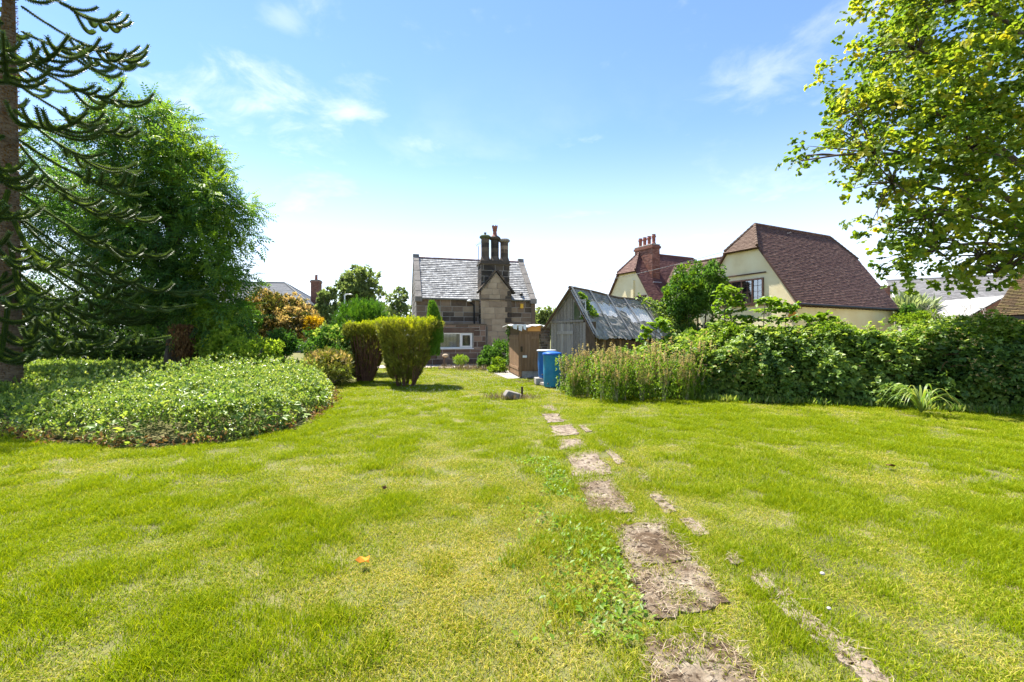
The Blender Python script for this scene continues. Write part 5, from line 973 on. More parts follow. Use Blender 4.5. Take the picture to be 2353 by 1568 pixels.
yew('clipped_yew', 'larger vase shaped clipped yew with yellow top and green side spike', 932, 13.75, .27, .93, 1.93, 61, False, 2.44)
yew('clipped_yew', 'smaller half bare yew showing brown stems beside the dome conifer', 838, 14.9, .24, .70, 1.86, 62, True, 0)
X, Y = at(1060, 0, 21.4).x, 21.4
shrub('dwarf_golden_shrub', 'dwarf golden shrub on the gravel before the cottage', 'shrub', [(X, Y, .34, .33, .3, .2)], [dict(name='foliage', mat='l_lime', K=70, rsub=.07, nper=12, tm=T_spray, size=.10, shell=.7, tb=.75)], (X, Y, 0), dict(n=12, r=.012, mat='twig'), seed=63)
shrub('loose_green_shrub', 'loose leafy green shrub against the chimney breast', 'shrub', [pxb(1130, 822, 20.6, 50, 46), pxb(1152, 812, 21.2, 40, 60), pxb(1112, 832, 20.2, 26, 30)], [dict(name='foliage', mat='l_mid', K=120, rsub=.14, nper=14, tm=T_rosette, size=.12, shell=.45, tb=.6)], (at(1130, 0, 20.6).x, 20.6, 0), dict(n=6, r=.012), seed=64)
shrub('lime_weeds', 'low yellow green weeds at the foot of the brown doors', 'weeds', [pxb(1146, 845, 18.6, 50, 34)], [dict(name='foliage', mat='l_lime', K=60, rsub=.1, nper=14, tm=T_rosette, size=.09, shell=.4, tb=.8)], (at(1146, 0, 18.6).x, 18.6, 0), seed=65)
P = at(1598, 662, 19.2); shrub('wild_shrub', 'tall rounded green shrub rising behind the shed roof', 'shrub', [pxb(1598, 665, 19.2, 126, 108), pxb(1570, 690, 19, 90, 80), pxb(1620, 640, 19.2, 70, 60), (P.x, P.y, 1.8, 1.2, 1.2, 1.6)], [dict(name='foliage', mat='l_mid', K=330, rsub=.2, nper=15, tm=T_rosette, size=.15, shell=.6, tb=.6, tv=.3), dict(name='sun_tinted_leaves', mat='l_lime', K=110, rsub=.16, nper=12, tm=T_rosette, size=.14, shell=.92, up=.5, keep=lambda C: C[:, 2] > 3.1)], (P.x, P.y, 0), dict(n=14, r=.05), seed=66)  # top leaves in lighter lime, sunlight put into their colour
shrub('pale_feathery_shrub', 'pale feathery shrub by the corner of the cream house', 'shrub', [pxb(2092, 715, 25, 60, 50)], [dict(name='foliage', mat='l_pale', K=90, rsub=.25, nper=12, tm=T_narrow, size=.5, up=1.0, shell=.5)], (at(2092, 0, 25).x, 25, 0), dict(n=8, r=.03), seed=67)
shrub('round_green_bush', 'round dark green bush before the pale feathery shrub', 'shrub', [pxb(2088, 722, 23.5, 34, 36)], [dict(name='foliage', mat='l_mid', K=60, rsub=.16, nper=14, tm=T_rosette, size=.12, shell=.6)], (at(2088, 0, 23.5).x, 23.5, 0), dict(n=6, r=.03), seed=68)
shrub('yellow_green_bush', 'yellow green bush under the brick house window', 'shrub', [pxb(2112, 735, 22, 80, 32)], [dict(name='foliage', mat='l_lime', K=90, rsub=.18, nper=14, tm=T_rosette, size=.13, shell=.6, tb=.8)], (at(2112, 0, 22).x, 22, 0), dict(n=6, r=.03), seed=69)
bt = plant('bare_shrub', 'leafless pale twiggy shrub before the grey tiled roof', 'shrub', (at(2220, 0, 19.5).x, 19.5, 0)); rng = random.Random(70); mb = MB()
for k in range(34):
    a = rng.uniform(-1.9, 1.9); z = rng.uniform(1.8, 3.1); pts = limb(mb, (rng.uniform(-.2, .2), 0, 0), (a, rng.uniform(-.5, .5), z), .015, .005, rng, 6, .12, .1)
    for q in range(3): e = pts[rng.randrange(3, 6)]; limb(mb, e, e+Vector((rng.uniform(-.5, .5), rng.uniform(-.2, .2), rng.uniform(.1, .5))), .006, .003, rng, 3)
mb.build('twigs', M['batten'], bt)
# ------------------------------------------------------------------ bramble hedge, right
HF = [(3.0, 11.6), (4.2, 10.7), (5.6, 10.3), (7.0, 9.9), (8.4, 9.3), (9.6, 8.6), (11.4, 7.9), (13.5, 7.2)]
hd = plant('bramble_hedge', 'long dense bramble hedge along the right side of the lawn', 'hedge', (7, 11, 0)); rs = np.random.RandomState(71)
def hedge_pts(n, seed, lo=0, hi=1):
    rs = np.random.RandomState(seed); x = rs.uniform(3.0, 13.5, n); yb = np.interp(x, [p[0] for p in HF], [p[1] for p in HF]); v = rs.uniform(lo, hi, n)
    top = (1.34+.34*fbm(x*.8, x*0+3.1, 5)+.24*vnoise(x*2.7, x*0, 6))*np.interp(x, [3, 4.4, 5.4], [.55, .68, 1.0])
    # front face for v<.6, then rounded top to the back
    f_ = np.clip(v/.62, 0, 1); g_ = np.clip((v-.62)/.38, 0, 1); bul = .62*np.sin(f_*math.pi)*(fbm(x*1.2, f_*3, 8)-.2)
    y = yb+.10+.85*f_**1.6-bul+g_*1.9; z = top*(1-(1-f_)**1.5)*1.0+.06*np.sin(g_*3.1)+.03
    dn = (fbm(x*2.0, v*6, 9)-.5)*.85; nrmv = np.stack([-.25+0*x, np.where(v < .62, -.9+.55*f_, -.15), np.where(v < .62, .25+.55*f_, 1.0)], 1); nrmv = nrm(nrmv)
    P = np.stack([x, y, z], 1)+nrmv*(dn-rs.uniform(0, .22, n))[:, None]; P[:, 2] = np.maximum(P[:, 2], .03); return P, nrmv, x, v
P, Nv, x, v = hedge_pts(38000, 72); cm = fbm(x*2.2, v*7, 9) > .27; P -= Nv*(np.random.RandomState(7).uniform(0, 1, len(P))**3*.5)[:, None]; P[:, 2] = np.maximum(P[:, 2], .03); P, Nv, x, v = P[cm], Nv[cm], x[cm], v[cm]; n = len(P)
y = Nv*.5+rs.normal(0, .55, (n, 3)); y[:, 2] -= .25; zh = Nv*.7+np.array([0, 0, .8])+rs.normal(0, .35, (n, 3)); tint = np.clip(.38+.9*(fbm(x*1.7, v*6, 12)-.45)+.18*(v > .55)+rs.normal(0, .2, n), 0, 1)
V, Fc, T = scatter(T_tri, P-np.array([7, 11, 0]), y, zh, rs.uniform(.05, .10, n)*(.75+.9*fbm(x*1.3, v*4, 13)), tint); arr_mesh('foliage', V, Fc, T, M['l_bramble'], hd)
P, Nv, x, v = hedge_pts(9000, 73, .5, 1); n = len(P); V, Fc, T = scatter(T_rosette, P-np.array([7, 11, 0]), Nv+rs.normal(0, .4, (n, 3)), rs.normal(size=(n, 3)), rs.uniform(.06, .11, n), np.clip(rs.normal(.5, .25, n), 0, 1)); arr_mesh('top_shoots', V, Fc, T, M['l_lime'], hd)
P, Nv, x, v = hedge_pts(2600, 74, .1, .75); m = (fbm(x*1.3, v*5, 15) > .55); P, Nv = P[m], Nv[m]; n = len(P); V, Fc, T = scatter(T_rosette, P+Nv*.12-np.array([7, 11, 0]), Nv+rs.normal(0, .3, (n, 3)), rs.normal(size=(n, 3)), rs.uniform(.03, .06, n), rs.uniform(.3, 1, n)); arr_mesh('flower_heads', V, Fc, T, M['l_dock'], hd)
mb = MB(); rng = random.Random(75); xs = np.linspace(3.2, 13.4, 60)
for xx in xs:
    yb = np.interp(xx, [p[0] for p in HF], [p[1] for p in HF]); limb(mb, (xx-7, yb+.9-11, 0), (xx-7+rng.uniform(-.5, .5), yb-11+rng.uniform(.0, .9), rng.uniform(.5, 1.4)*(.6 if xx < 5 else 1)), .012, .005, rng, 5, .15, .25)
mb.build('stems', M['twig'], hd); Pn = []; Yn = []
for k in range(150):                                   # shoots standing out of the hedge
    xx = rng.uniform(3.2, 13); yb = np.interp(xx, [p[0] for p in HF], [p[1] for p in HF]); b0 = np.array([xx, yb+rng.uniform(.7, 1.6), 1.42*np.interp(xx, [3, 4.4, 5.4], [.55, .68, 1.0])]); e = b0+np.array([rng.uniform(-.35, .35), rng.uniform(-.7, .2), rng.uniform(.12, .5)])
    for u in np.linspace(.3, 1, 6): Pn.append(b0+(e-b0)*u); Yn.append((rng.uniform(-1, 1), rng.uniform(-1, .4), rng.uniform(-.2, .5)))
Pn = np.array(Pn); n = len(Pn); V, Fc, T = scatter(T_tri, Pn-np.array([7, 11, 0]), np.array(Yn), np.tile([0, 0, 1.], (n, 1))+rs.normal(0, .3, (n, 3)), rs.uniform(.06, .10, n), np.clip(rs.normal(.7, .2, n), 0, 1)); arr_mesh('shoots', V, Fc, T, M['l_bramble'], hd)
rs = np.random.RandomState(76); n = 7000; xx = rs.uniform(3.0, 14.5, n); yb = np.interp(xx, [p[0] for p in HF], [p[1] for p in HF]); P = np.stack([xx-7, yb-11+rs.uniform(.7, 1.9, n), rs.uniform(.02, 1.3, n)*np.interp(xx, [3, 4.4, 5.4], [.55, .68, 1.0])], 1); V, Fc, T = scatter(T_rosette, P, rs.normal(size=(n, 3)), rs.normal(size=(n, 3)), rs.uniform(.16, .26, n), rs.uniform(0, .6, n)); arr_mesh('inner_foliage', V, Fc, T, M['l_shade'], hd)  # inner leaves darker, the hedge's inner shade painted in their colour
# saplings in front of the hedge
def sapling(px, Y, top, label, seed, nlev):
    X = (px-CX)/F*Y; H = CH+(HY-top)/F*Y; t = plant('sycamore_sapling', label, 'sapling', (X, Y, 0)); rs = np.random.RandomState(seed); mb = MB(); rng = random.Random(seed); pts = [Vector((.06*math.sin(k*.8), .04*k*.2, H*k/8)) for k in range(9)]; mb.tube(pts, [.022-.002*k for k in range(9)], 6); Pn = []; Yn = []
    for k in range(nlev):
        z = H*(.42+.58*(k+.5)/nlev); L = .50*(1.12-(k+.5)/nlev)+.08
        for q in range(5):
            a = rng.uniform(0, 6.28); e = Vector((math.cos(a)*L, math.sin(a)*L, z+.12)); mb.tube([(0.03, 0, z-.05), e*.6+Vector((0, 0, z*.4)), e], [.007, .005, .003], 4)
            for u in (.55, .8, 1): Pn.append((e.x*u, e.y*u, z+.12*u)); Yn.append((math.cos(a)+rng.uniform(-.6, .6), math.sin(a)+rng.uniform(-.6, .6), rng.uniform(-.3, .3)))
    for q in range(8): Pn.append((.05, 0, H-.03*q)); Yn.append((rng.uniform(-1, 1), rng.uniform(-1, 1), .6))
    mb.build('stem', M['bark'], t); n = len(Pn); V, Fc, T = scatter(T_maple, np.array(Pn), np.array(Yn), np.tile([0, 0, 1.], (n, 1))+rs.normal(0, .3, (n, 3)), rs.uniform(.18, .28, n), rs.uniform(.3, 1, n)); arr_mesh('leaves', V, Fc, T, M['l_lime'], t)
sapling(1672, 11.9, 668, 'tallest lime green sycamore sapling rising before the gable window', 81, 9); sapling(1762, 11.6, 690, 'slim sycamore sapling before the cream gable wall', 82, 6); sapling(1812, 11.5, 702, 'short sycamore sapling below the orange alarm box', 83, 5); sapling(1886, 11.5, 726, 'smallest sycamore sapling topping the hedge by the cream side wall', 84, 4); sapling(1512, 12.6, 742, 'lime sycamore sapling growing against the torn shed eave', 85, 6)
# bindweed and ivy on the shed
iv = plant('ivy', 'pale ivy and bindweed spilling over the far end of the shed roof', 'climber', (2.0, 15, 0)); rs = np.random.RandomState(86); n = 4200; s = rs.uniform(-.1, .96, n); yy = 3.6+4.3*rs.uniform(0, 1, n)**.75; k_ = rs.uniform(size=n) < np.clip((yy-3.9)/2.8+.25*(fbm(s*3, yy*1.5, 3)-.5)-.12*s, 0.0, 1); s, yy = s[k_], yy[k_]; n = len(s)
P = np.array([RP(a, b, .09+.10*rs.uniform()) for a, b in zip(s, yy)]); ca, sa = math.cos(R(-44.5)), math.sin(R(-44.5)); P[:, :2] = np.stack([P[:, 0]*ca-P[:, 1]*sa, P[:, 0]*sa+P[:, 1]*ca], 1); P[:, 2] += .12*fbm(yy*1.3, s*2, 4)
V, Fc, T = scatter(T_tri, P, rs.normal(size=(n, 3))+np.array([.3, -.4, -.2]), np.array([.5, -.5, .7])+rs.normal(0, .4, (n, 3)), rs.uniform(.06, .11, n), np.clip(rs.normal(.55, .25, n), 0, 1)); arr_mesh('leaves', V, Fc, T, M['l_bramble'], iv)
iv2 = plant('ivy', 'small ivy strand creeping up the near verge of the shed roof', 'climber', (2.0, 15, 0)); n = 260; s = rs.uniform(.1, .62, n); yy = .1+.25*rs.uniform(0, 1, n)+.5*s*rs.uniform(0, 1, n); P = np.array([RP(a, b, .06+.05*rs.uniform()) for a, b in zip(s, yy)]); P[:, :2] = np.stack([P[:, 0]*ca-P[:, 1]*sa, P[:, 0]*sa+P[:, 1]*ca], 1); V, Fc, T = scatter(T_tri, P, rs.normal(size=(n, 3)), np.array([.5, -.5, .7])+rs.normal(0, .4, (n, 3)), rs.uniform(.05, .1, n), rs.uniform(.3, 1, n)); arr_mesh('leaves', V, Fc, T, M['l_lime'], iv2)
iv3 = plant('ivy', 'thin ivy strand hanging on the left edge of the brown doors', 'climber', (-.1, 18.6, 0)); n = 240; P = np.stack([rs.normal(-.02, .05, n), rs.normal(-.05, .06, n), rs.uniform(.3, 1.95, n)], 1); V, Fc, T = scatter(T_tri, P, rs.normal(size=(n, 3))+np.array([0, -.3, -.4]), np.array([0, -1, .4])+rs.normal(0, .4, (n, 3)), rs.uniform(.04, .08, n), rs.uniform(.3, 1, n)); arr_mesh('leaves', V, Fc, T, M['l_mid'], iv3)
# ------------------------------------------------------------------ docks in front of the shed
def dock(seed):
    rs = np.random.RandomState(seed); rng = random.Random(seed); t = bpy.data.objects.new('dock_plant', None); t.empty_display_size = .1; col.objects.link(t); mb = MB(); Pn = []; Yn = []; Tn = []
    for k in range(7):
        a = rng.uniform(0, 6.28); H = rng.uniform(.9, 1.45); e = Vector((.22*math.cos(a)*rng.uniform(.3, 1.4), .22*math.sin(a)*rng.uniform(.3, 1.4), H)); pts = limb(mb, (rng.uniform(-.06, .06), rng.uniform(-.06, .06), 0), e, .008, .003, rng, 6, .04, 0)
        n = 75; u = rng.uniform(.42, .55)+(1-.5)*np.sort(rs.uniform(0, 1, n)); base = np.array(pts[0]); tip = np.array(pts[-1]); 
        for uu in np.clip(u, 0, 1): Pn.append(base+(tip-base)*uu+rs.normal(0, .022*(1.5-uu), 3)); Yn.append((*(rs.normal(0, .6, 2)), .7)); Tn.append(np.clip(rs.normal(.35+.35*(k % 3), .2), 0, 1))
    mb.build('stems', M['pale_stem'], t); n = len(Pn); V, Fc, T = scatter(T_rosette, np.array(Pn), np.array(Yn), rs.normal(size=(n, 3)), rs.uniform(.022, .042, n), np.array(Tn)); arr_mesh('seed_heads', V, Fc, T, M['l_dock'], t)
    n = 210; z = rs.uniform(.05, 1.05, n); az = rs.uniform(0, 6.28, n); rr = .06+.26*rs.uniform(0, 1, n); P = np.stack([rr*np.cos(az), rr*np.sin(az), z], 1); V, Fc, T = scatter(T_rosette, P, np.stack([np.cos(az), np.sin(az), .2+0*z], 1), np.tile([0, 0, 1.], (n, 1)), rs.uniform(.05, .10, n), np.clip(rs.normal(.55, .22, n), 0, 1)); arr_mesh('leaves', V, Fc, T, M['l_lime'], t); return t
protos = [dock(90+k) for k in range(4)]; rng = random.Random(95); spots = []
for k in range(62):
    px = 1298+(1640-1298)*((k+.5)/62)+rng.uniform(-5, 5); Yd = 10.3+1.9*rng.random()+(.6 if px < 1350 else 0); spots.append((px, Yd))
for k, (px, Yd) in enumerate(spots):
    if k < 4: o = protos[k]
    else:
        src = protos[k % 4]; o = src.copy(); col.objects.link(o)
        for chd in src.children: q = chd.copy(); col.objects.link(q); q.parent = o
    o.location = ((px-CX)/F*Yd, Yd, 0); o.rotation_euler = (0, 0, rng.uniform(0, 6.28)); z = rng.uniform(.5, 1.08)*(.85 if Yd < 11 else 1.0); o.scale = (z, z, z)
    tag(o, 'tall seeding dock plant with pinkish spikes crowded below the shed roof', 'weed', 'dock plants below the shed')
# arching sedge clump
sg = plant('sedge_clump', 'clump of long arching pale green blades before the right hedge end', 'grass clump', (7.9, 8.75, 0)); rng = random.Random(96); mbs = []
V_ = []; F_ = []; T_ = []
for k in range(46):
    a = rng.uniform(0, 6.28); L = rng.uniform(.6, 1.15); h = rng.uniform(.45, .8); wd = rng.uniform(.012, .022); tt = rng.random(); sx, sy = -math.sin(a), math.cos(a); b = len(V_)
    for j in range(9):
        u = j/8; r = L*(u*.75); z = h*(2.4*u-2.0*u*u*1.05)+.02; ww = wd*(1-u**2.5)
        V_ += [(math.cos(a)*r+sx*ww, math.sin(a)*r+sy*ww, max(z, .02)), (math.cos(a)*r-sx*ww, math.sin(a)*r-sy*ww, max(z, .02))]; T_ += [tt, tt]
        if j: i = b+2*j; F_ += [(i-2, i-1, i+1), (i-2, i+1, i)]
arr_mesh('blades', np.array(V_), np.array(F_), np.array(T_), M['l_blade'], sg)
# ------------------------------------------------------------------ groundcover mound and bed
MOUND = [(-8.9, 8.6), (-8.0, 7.1), (-6.9, 6.45), (-5.6, 6.15), (-4.6, 6.15), (-3.95, 6.45), (-3.55, 7.2), (-3.62, 8.4), (-3.85, 9.7), (-4.3, 11.0), (-4.85, 12.3), (-5.6, 13.6), (-7.0, 14.3), (-8.8, 13.0), (-9.6, 10.5)]
def edge_d(x, y, poly):
    d = np.full(len(x), 1e9)
    for i in range(len(poly)):
        a = np.array(poly[i]); b = np.array(poly[(i+1) % len(poly)]); ab = b-a; t_ = np.clip(((x-a[0])*ab[0]+(y-a[1])*ab[1])/(ab@ab), 0, 1); d = np.minimum(d, np.hypot(x-a[0]-t_*ab[0], y-a[1]-t_*ab[1]))
    return d
BED = [(-30, 9.0), (-14, 8.4), (-8.4, 7.2), (-8.2, 9), (-9.2, 12.5), (-7.0, 14.2), (-5.4, 13.9), (-4.9, 15.5), (-6.6, 18), (-9.5, 22), (-30, 24)]
def cover(name, label, poly, n, seed, hgt, size, mat, tm, rise, rag=.35, tb=.5):
    rs = np.random.RandomState(seed); P0 = np.array(poly); lo, hi = P0.min(0), P0.max(0); lo[0] = max(lo[0], -22); x = rs.uniform(lo[0], hi[0], n*4); y = rs.uniform(lo[1], hi[1], n*4)
    pr = np.clip(8.0/np.maximum(y, 4), .2, 1.4); m = inpoly(x, y, poly) & (rs.uniform(size=len(x)) < pr); x, y = x[m][:n], y[m][:n]; d = edge_d(x, y, poly); h = hgt*(1-np.exp(-d/rise))*(.55+.62*fbm(x*1.1, y*1.1, seed)+.28*vnoise(x*3.1, y*3.1, seed+1))
    m = d > .75*np.clip(fbm(x*1.6, y*1.6, seed+7)-.38, 0, 1)+rs.uniform(-.05, .05, len(x)); x, y, d, h = x[m], y[m], d[m], h[m]; n = len(x); h = h*(1+.5*(rs.uniform(size=n) < .05))
    dep = rs.uniform(0, 1, n)**2; side = d < .22; z = np.where(side, h*rs.uniform(.05, 1.0, n), h*(1-.5*dep))+rs.uniform(0, .06, n)
    yv = rs.normal(0, .8, (n, 3)); yv[:, 2] = np.abs(yv[:, 2])*.35; yv[:, 1] -= .25*side; zh = np.stack([rs.normal(0, .28, n), rs.normal(-.05, .28, n)-.5*side, np.ones(n)], 1)
    sz = size*rs.uniform(.6, 1.25, n)*np.clip(y/9, .85, 1.5); dry = np.where(side & (z < .16), .28, 0)
    V, Fc, T = scatter(tm, np.stack([x, y, z], 1), yv, zh, sz, np.clip(rs.normal(tb, .22, n)+.35*(fbm(x*.9, y*.9, seed+3)-.45)+dry, 0, 1)); o = arr_mesh(name, V, Fc, T, M[mat]); tag(o, label, 'groundcover', kind='stuff'); return o
cover('groundcover_mound', 'wide glossy leaved groundcover mound on the left of the lawn', MOUND, 30000, 101, .55, .075, 'l_mound', T_rosette, .22)
rs = np.random.RandomState(103); n = 9000; x = rs.uniform(-9.5, -3.5, n); y = rs.uniform(6.1, 14.2, n); d = edge_d(x, y, MOUND); m = inpoly(x, y, MOUND) & (fbm(x*1.3, y*1.3, 17) > .52); x, y, d = x[m], y[m], d[m]; n = len(x); h = .53*(1-np.exp(-d/.22))*(.55+.62*fbm(x*1.1, y*1.1, 101)+.28*vnoise(x*3.1, y*3.1, 102))+rs.uniform(-.05, .09, n)
V, Fc, T = scatter(T_tri, np.stack([x, y, h], 1), rs.normal(0, .7, (n, 3))+np.array([0, -.2, .2]), np.stack([rs.normal(0, .4, n), rs.normal(-.2, .4, n), np.ones(n)], 1), rs.uniform(.05, .12, n), np.clip(rs.normal(.6, .25, n), 0, 1)); tag(arr_mesh('bramble_runners', V, Fc, T, M['l_bramble']), 'patches of bramble leaves growing through the groundcover mound', 'groundcover', kind='stuff')
n = 1700; t0 = rs.uniform(0, len(MOUND), n); i0 = t0.astype(int) % len(MOUND); A_ = np.array(MOUND)[i0]; B_ = np.array(MOUND)[(i0+1) % len(MOUND)]; q = A_+(B_-A_)*(t0-t0.astype(int))[:, None]+rs.normal(0, .07, (n, 2)); m = (q[:, 1] < 12) & (fbm(q[:, 0]*2, q[:, 1]*2, 9) > .42); q = q[m]; n = len(q)
V, Fc, T = scatter(T_leaf, np.c_[q, rs.uniform(.0, .14, n)], rs.normal(0, .8, (n, 3)), rs.normal(size=(n, 3)), rs.uniform(.03, .08, n), rs.uniform(0, 1, n)); tag(arr_mesh('dead_leaf_litter', V, Fc, T, M['l_dry']), 'brown dead leaves and litter round the edge of the mound', 'leaf litter', kind='stuff')
cover('shaded_groundcover', 'low green groundcover bed under the monkey puzzle and ash trees', BED, 26000, 102, .30, .10, 'l_bramble', T_rosette, .5, tb=.55)
mb = MB(); ins = [(-6.4+(x+6.4)*.93, 10+(y-10)*.93) for x, y in MOUND]; mb.prism([Vector((x, y, -.01)) for x, y in ins], (0, 0, .04)); o = mb.build('mound_earth', M['soil']); tag(o, 'bare earth under the groundcover mound', 'earth', kind='structure')
# ------------------------------------------------------------------ lawn
rs = np.random.RandomState(111)
tcoll = bpy.data.collections.new('tuft_shapes')
def tuft(seed, nb, rad, h0, h1, wd, flop):
    rs = np.random.RandomState(seed); V = []; Fc = []; T = []
    for k in range(nb):
        a, r = rs.uniform(0, 6.28), rad*math.sqrt(rs.uniform()); bx, by = r*math.cos(a), r*math.sin(a); h = rs.uniform(h0, h1); az = rs.uniform(0, 6.28); ln = rs.uniform(.15, flop)*h; dx, dy = math.cos(az), math.sin(az); w_ = wd*rs.uniform(.7, 1.3); ang = rs.uniform(0, 3.14); sx, sy = math.cos(ang)*w_, math.sin(ang)*w_; b = len(V); t = float(np.clip(rs.normal(.5, .36), 0, 1))
        V += [(bx-sx, by-sy, 0), (bx+sx, by+sy, 0), (bx+dx*ln*.35+sx*.8, by+dy*ln*.35+sy*.8, h*.6), (bx+dx*ln*.35-sx*.8, by+dy*ln*.35-sy*.8, h*.6), (bx+dx*ln, by+dy*ln, h)]; Fc += [(b, b+1, b+2), (b, b+2, b+3), (b+3, b+2, b+4)]; T += [t]*5
    me = bpy.data.meshes.new('tuft'); me.from_pydata(V, [], Fc); me.materials.append(M['grass']); at_ = me.attributes.new('tint', 'FLOAT', 'POINT'); at_.data.foreach_set('value', T); o = bpy.data.objects.new('grass_tuft_%d' % seed, me); tcoll.objects.link(o)
for k in range(3): tuft(k, 85, .10, .012, .034, .0019, 1.5)
for k in range(3, 6): tuft(k, 70, .095, .02, .055, .0019, 1.4)
def lawn_points():
    xs = []; ys = []; sc_ = []
    for y0, y1, dens, s in ((.3, 4.6, 250, 1.0), (4.6, 8.5, 120, 1.25), (8.5, 14, 52, 1.7), (14, 24.5, 22, 2.3)):
        wmax = 1.35*y1+2; n = int((y1-y0)*2*wmax*dens); x = rs.uniform(-wmax, wmax, n); y = rs.uniform(y0, y1, n); m = np.abs(x) < 1.28*y+1.6; xs.append(x[m]); ys.append(y[m]); sc_.append(np.full(m.sum(), s))
    x, y, s = np.concatenate(xs), np.concatenate(ys), np.concatenate(sc_)
    m = ~inpoly(x, y, MOUND) & ~inpoly(x, y, BED)
    for isp, sp in enumerate(slab_polys):
        c_ = np.mean(sp, axis=0); k = .86 if isp < len(LOC_slabs) else .9; q = [(c_[0]+(a-c_[0])*k, c_[1]+(b-c_[1])*k) for a, b in sp]; ins = inpoly(x, y, q); m &= ~(ins & (rs.uniform(size=len(x)) > (.02+.35*(fbm(x*5, y*5, 61) > .58) if k == .86 else .08+.4*(fbm(x*4, y*4, 62) > .5))))
    hx = np.interp(x, [p[0] for p in HF], [p[1] for p in HF], left=12.2, right=7.2); m &= ~((x > 3) & (y > hx+.35)) & ~((x > 1.2) & (y > 12.6)) & ~((x > -.2) & (y > 15.9)) & ~((x > -7) & (x < 0) & (y > 20.9+.5*vnoise(x*2, y*0, 3)))
    return x[m], y[m], s[m]
x, y, s = lawn_points(); n = len(x)
PATHX = lambda yy: np.interp(yy, [2, 2.4, 3.6, 5, 7, 9.8], [.95, 1.0, 1.02, .88, .84, .74])
big = fbm(x*.55+3, y*.40, 21); mid = fbm(x*1.9, y*1.5, 22); fine = vnoise(x*6, y*6, 23); near_path = np.exp(-np.abs(x-PATHX(y)-.25)/.55)
left_dry = np.exp(-((x+.1)/1.2)**2)*np.clip((7-y)/5, 0, 1)
clump = vnoise(x*4.2, y*3.4, 27); dry = np.clip(.12+1.1*(big-.47)+1.0*(mid-.47)+.35*(clump-.5)+.28*(fine-.5)+.22*near_path+.30*left_dry-.10*np.clip((x-1.5)/3, 0, 1), 0, 1)
farbleach = (y > 15)*.22*fbm(x*.8, y*.8, 25); dry = np.clip(dry+farbleach, 0, 1)
tall = np.clip(.58+.9*(.5-mid)+.6*np.clip(.40-clump, 0, 1)*2+.5*(.5-dry)+.3*(vnoise(x*3.3, y*3.3, 31)-.5), .3, 1.9); idx = np.where(tall > .86, rs.randint(3, 6, n), rs.randint(0, 3, n))
me = bpy.data.meshes.new('grass'); me.vertices.add(n); me.vertices.foreach_set('co', np.stack([x, y, np.full(n, -.018)], 1).astype(np.float32).ravel())
for nm, tp, arr in (('dry', 'FLOAT', dry), ('vi', 'INT', idx), ('rz', 'FLOAT', rs.uniform(0, 6.28, n))):
    a = me.attributes.new(nm, tp, 'POINT'); a.data.foreach_set('value', arr.astype(np.int32 if tp == 'INT' else np.float32))
a = me.attributes.new('sc', 'FLOAT_VECTOR', 'POINT'); hs = tall*np.sqrt(s)*1.02; a.data.foreach_set('vector', np.stack([s*rs.uniform(.8, 1.2, n), s*rs.uniform(.8, 1.2, n), hs+.1], 1).astype(np.float32).ravel())
me.materials.append(M['grass']); lawn = bpy.data.objects.new('grass', me); col.objects.link(lawn); tag(lawn, 'mown lawn of short green grass with dry yellow patches', 'grass', kind='stuff')
ng = bpy.data.node_groups.new('lawn', 'GeometryNodeTree'); ng.interface.new_socket('Geometry', in_out='INPUT', socket_type='NodeSocketGeometry'); ng.interface.new_socket('Geometry', in_out='OUTPUT', socket_type='NodeSocketGeometry')
gi, go = ng.nodes.new('NodeGroupInput'), ng.nodes.new('NodeGroupOutput'); ip = ng.nodes.new('GeometryNodeInstanceOnPoints'); ci = ng.nodes.new('GeometryNodeCollectionInfo'); ci.inputs['Collection'].default_value = tcoll; ci.inputs['Separate Children'].default_value = True; ci.inputs['Reset Children'].default_value = True
def na(nm, tp): q = ng.nodes.new('GeometryNodeInputNamedAttribute'); q.data_type = tp; q.inputs['Name'].default_value = nm; return [s_ for s_ in q.outputs if s_.enabled and s_.name == 'Attribute'][0]
cx_ = ng.nodes.new('ShaderNodeCombineXYZ'); L = ng.links.new; L(na('rz', 'FLOAT'), cx_.inputs[2]); L(gi.outputs[0], ip.inputs['Points']); L(ci.outputs[0], ip.inputs['Instance']); ip.inputs['Pick Instance'].default_value = True; L(na('vi', 'INT'), ip.inputs['Instance Index']); L(cx_.outputs[0], ip.inputs['Rotation']); L(na('sc', 'FLOAT_VECTOR'), ip.inputs['Scale']); L(ip.outputs[0], go.inputs[0])
lm = lawn.modifiers.new('tufts', 'NODES'); lm.node_group = ng
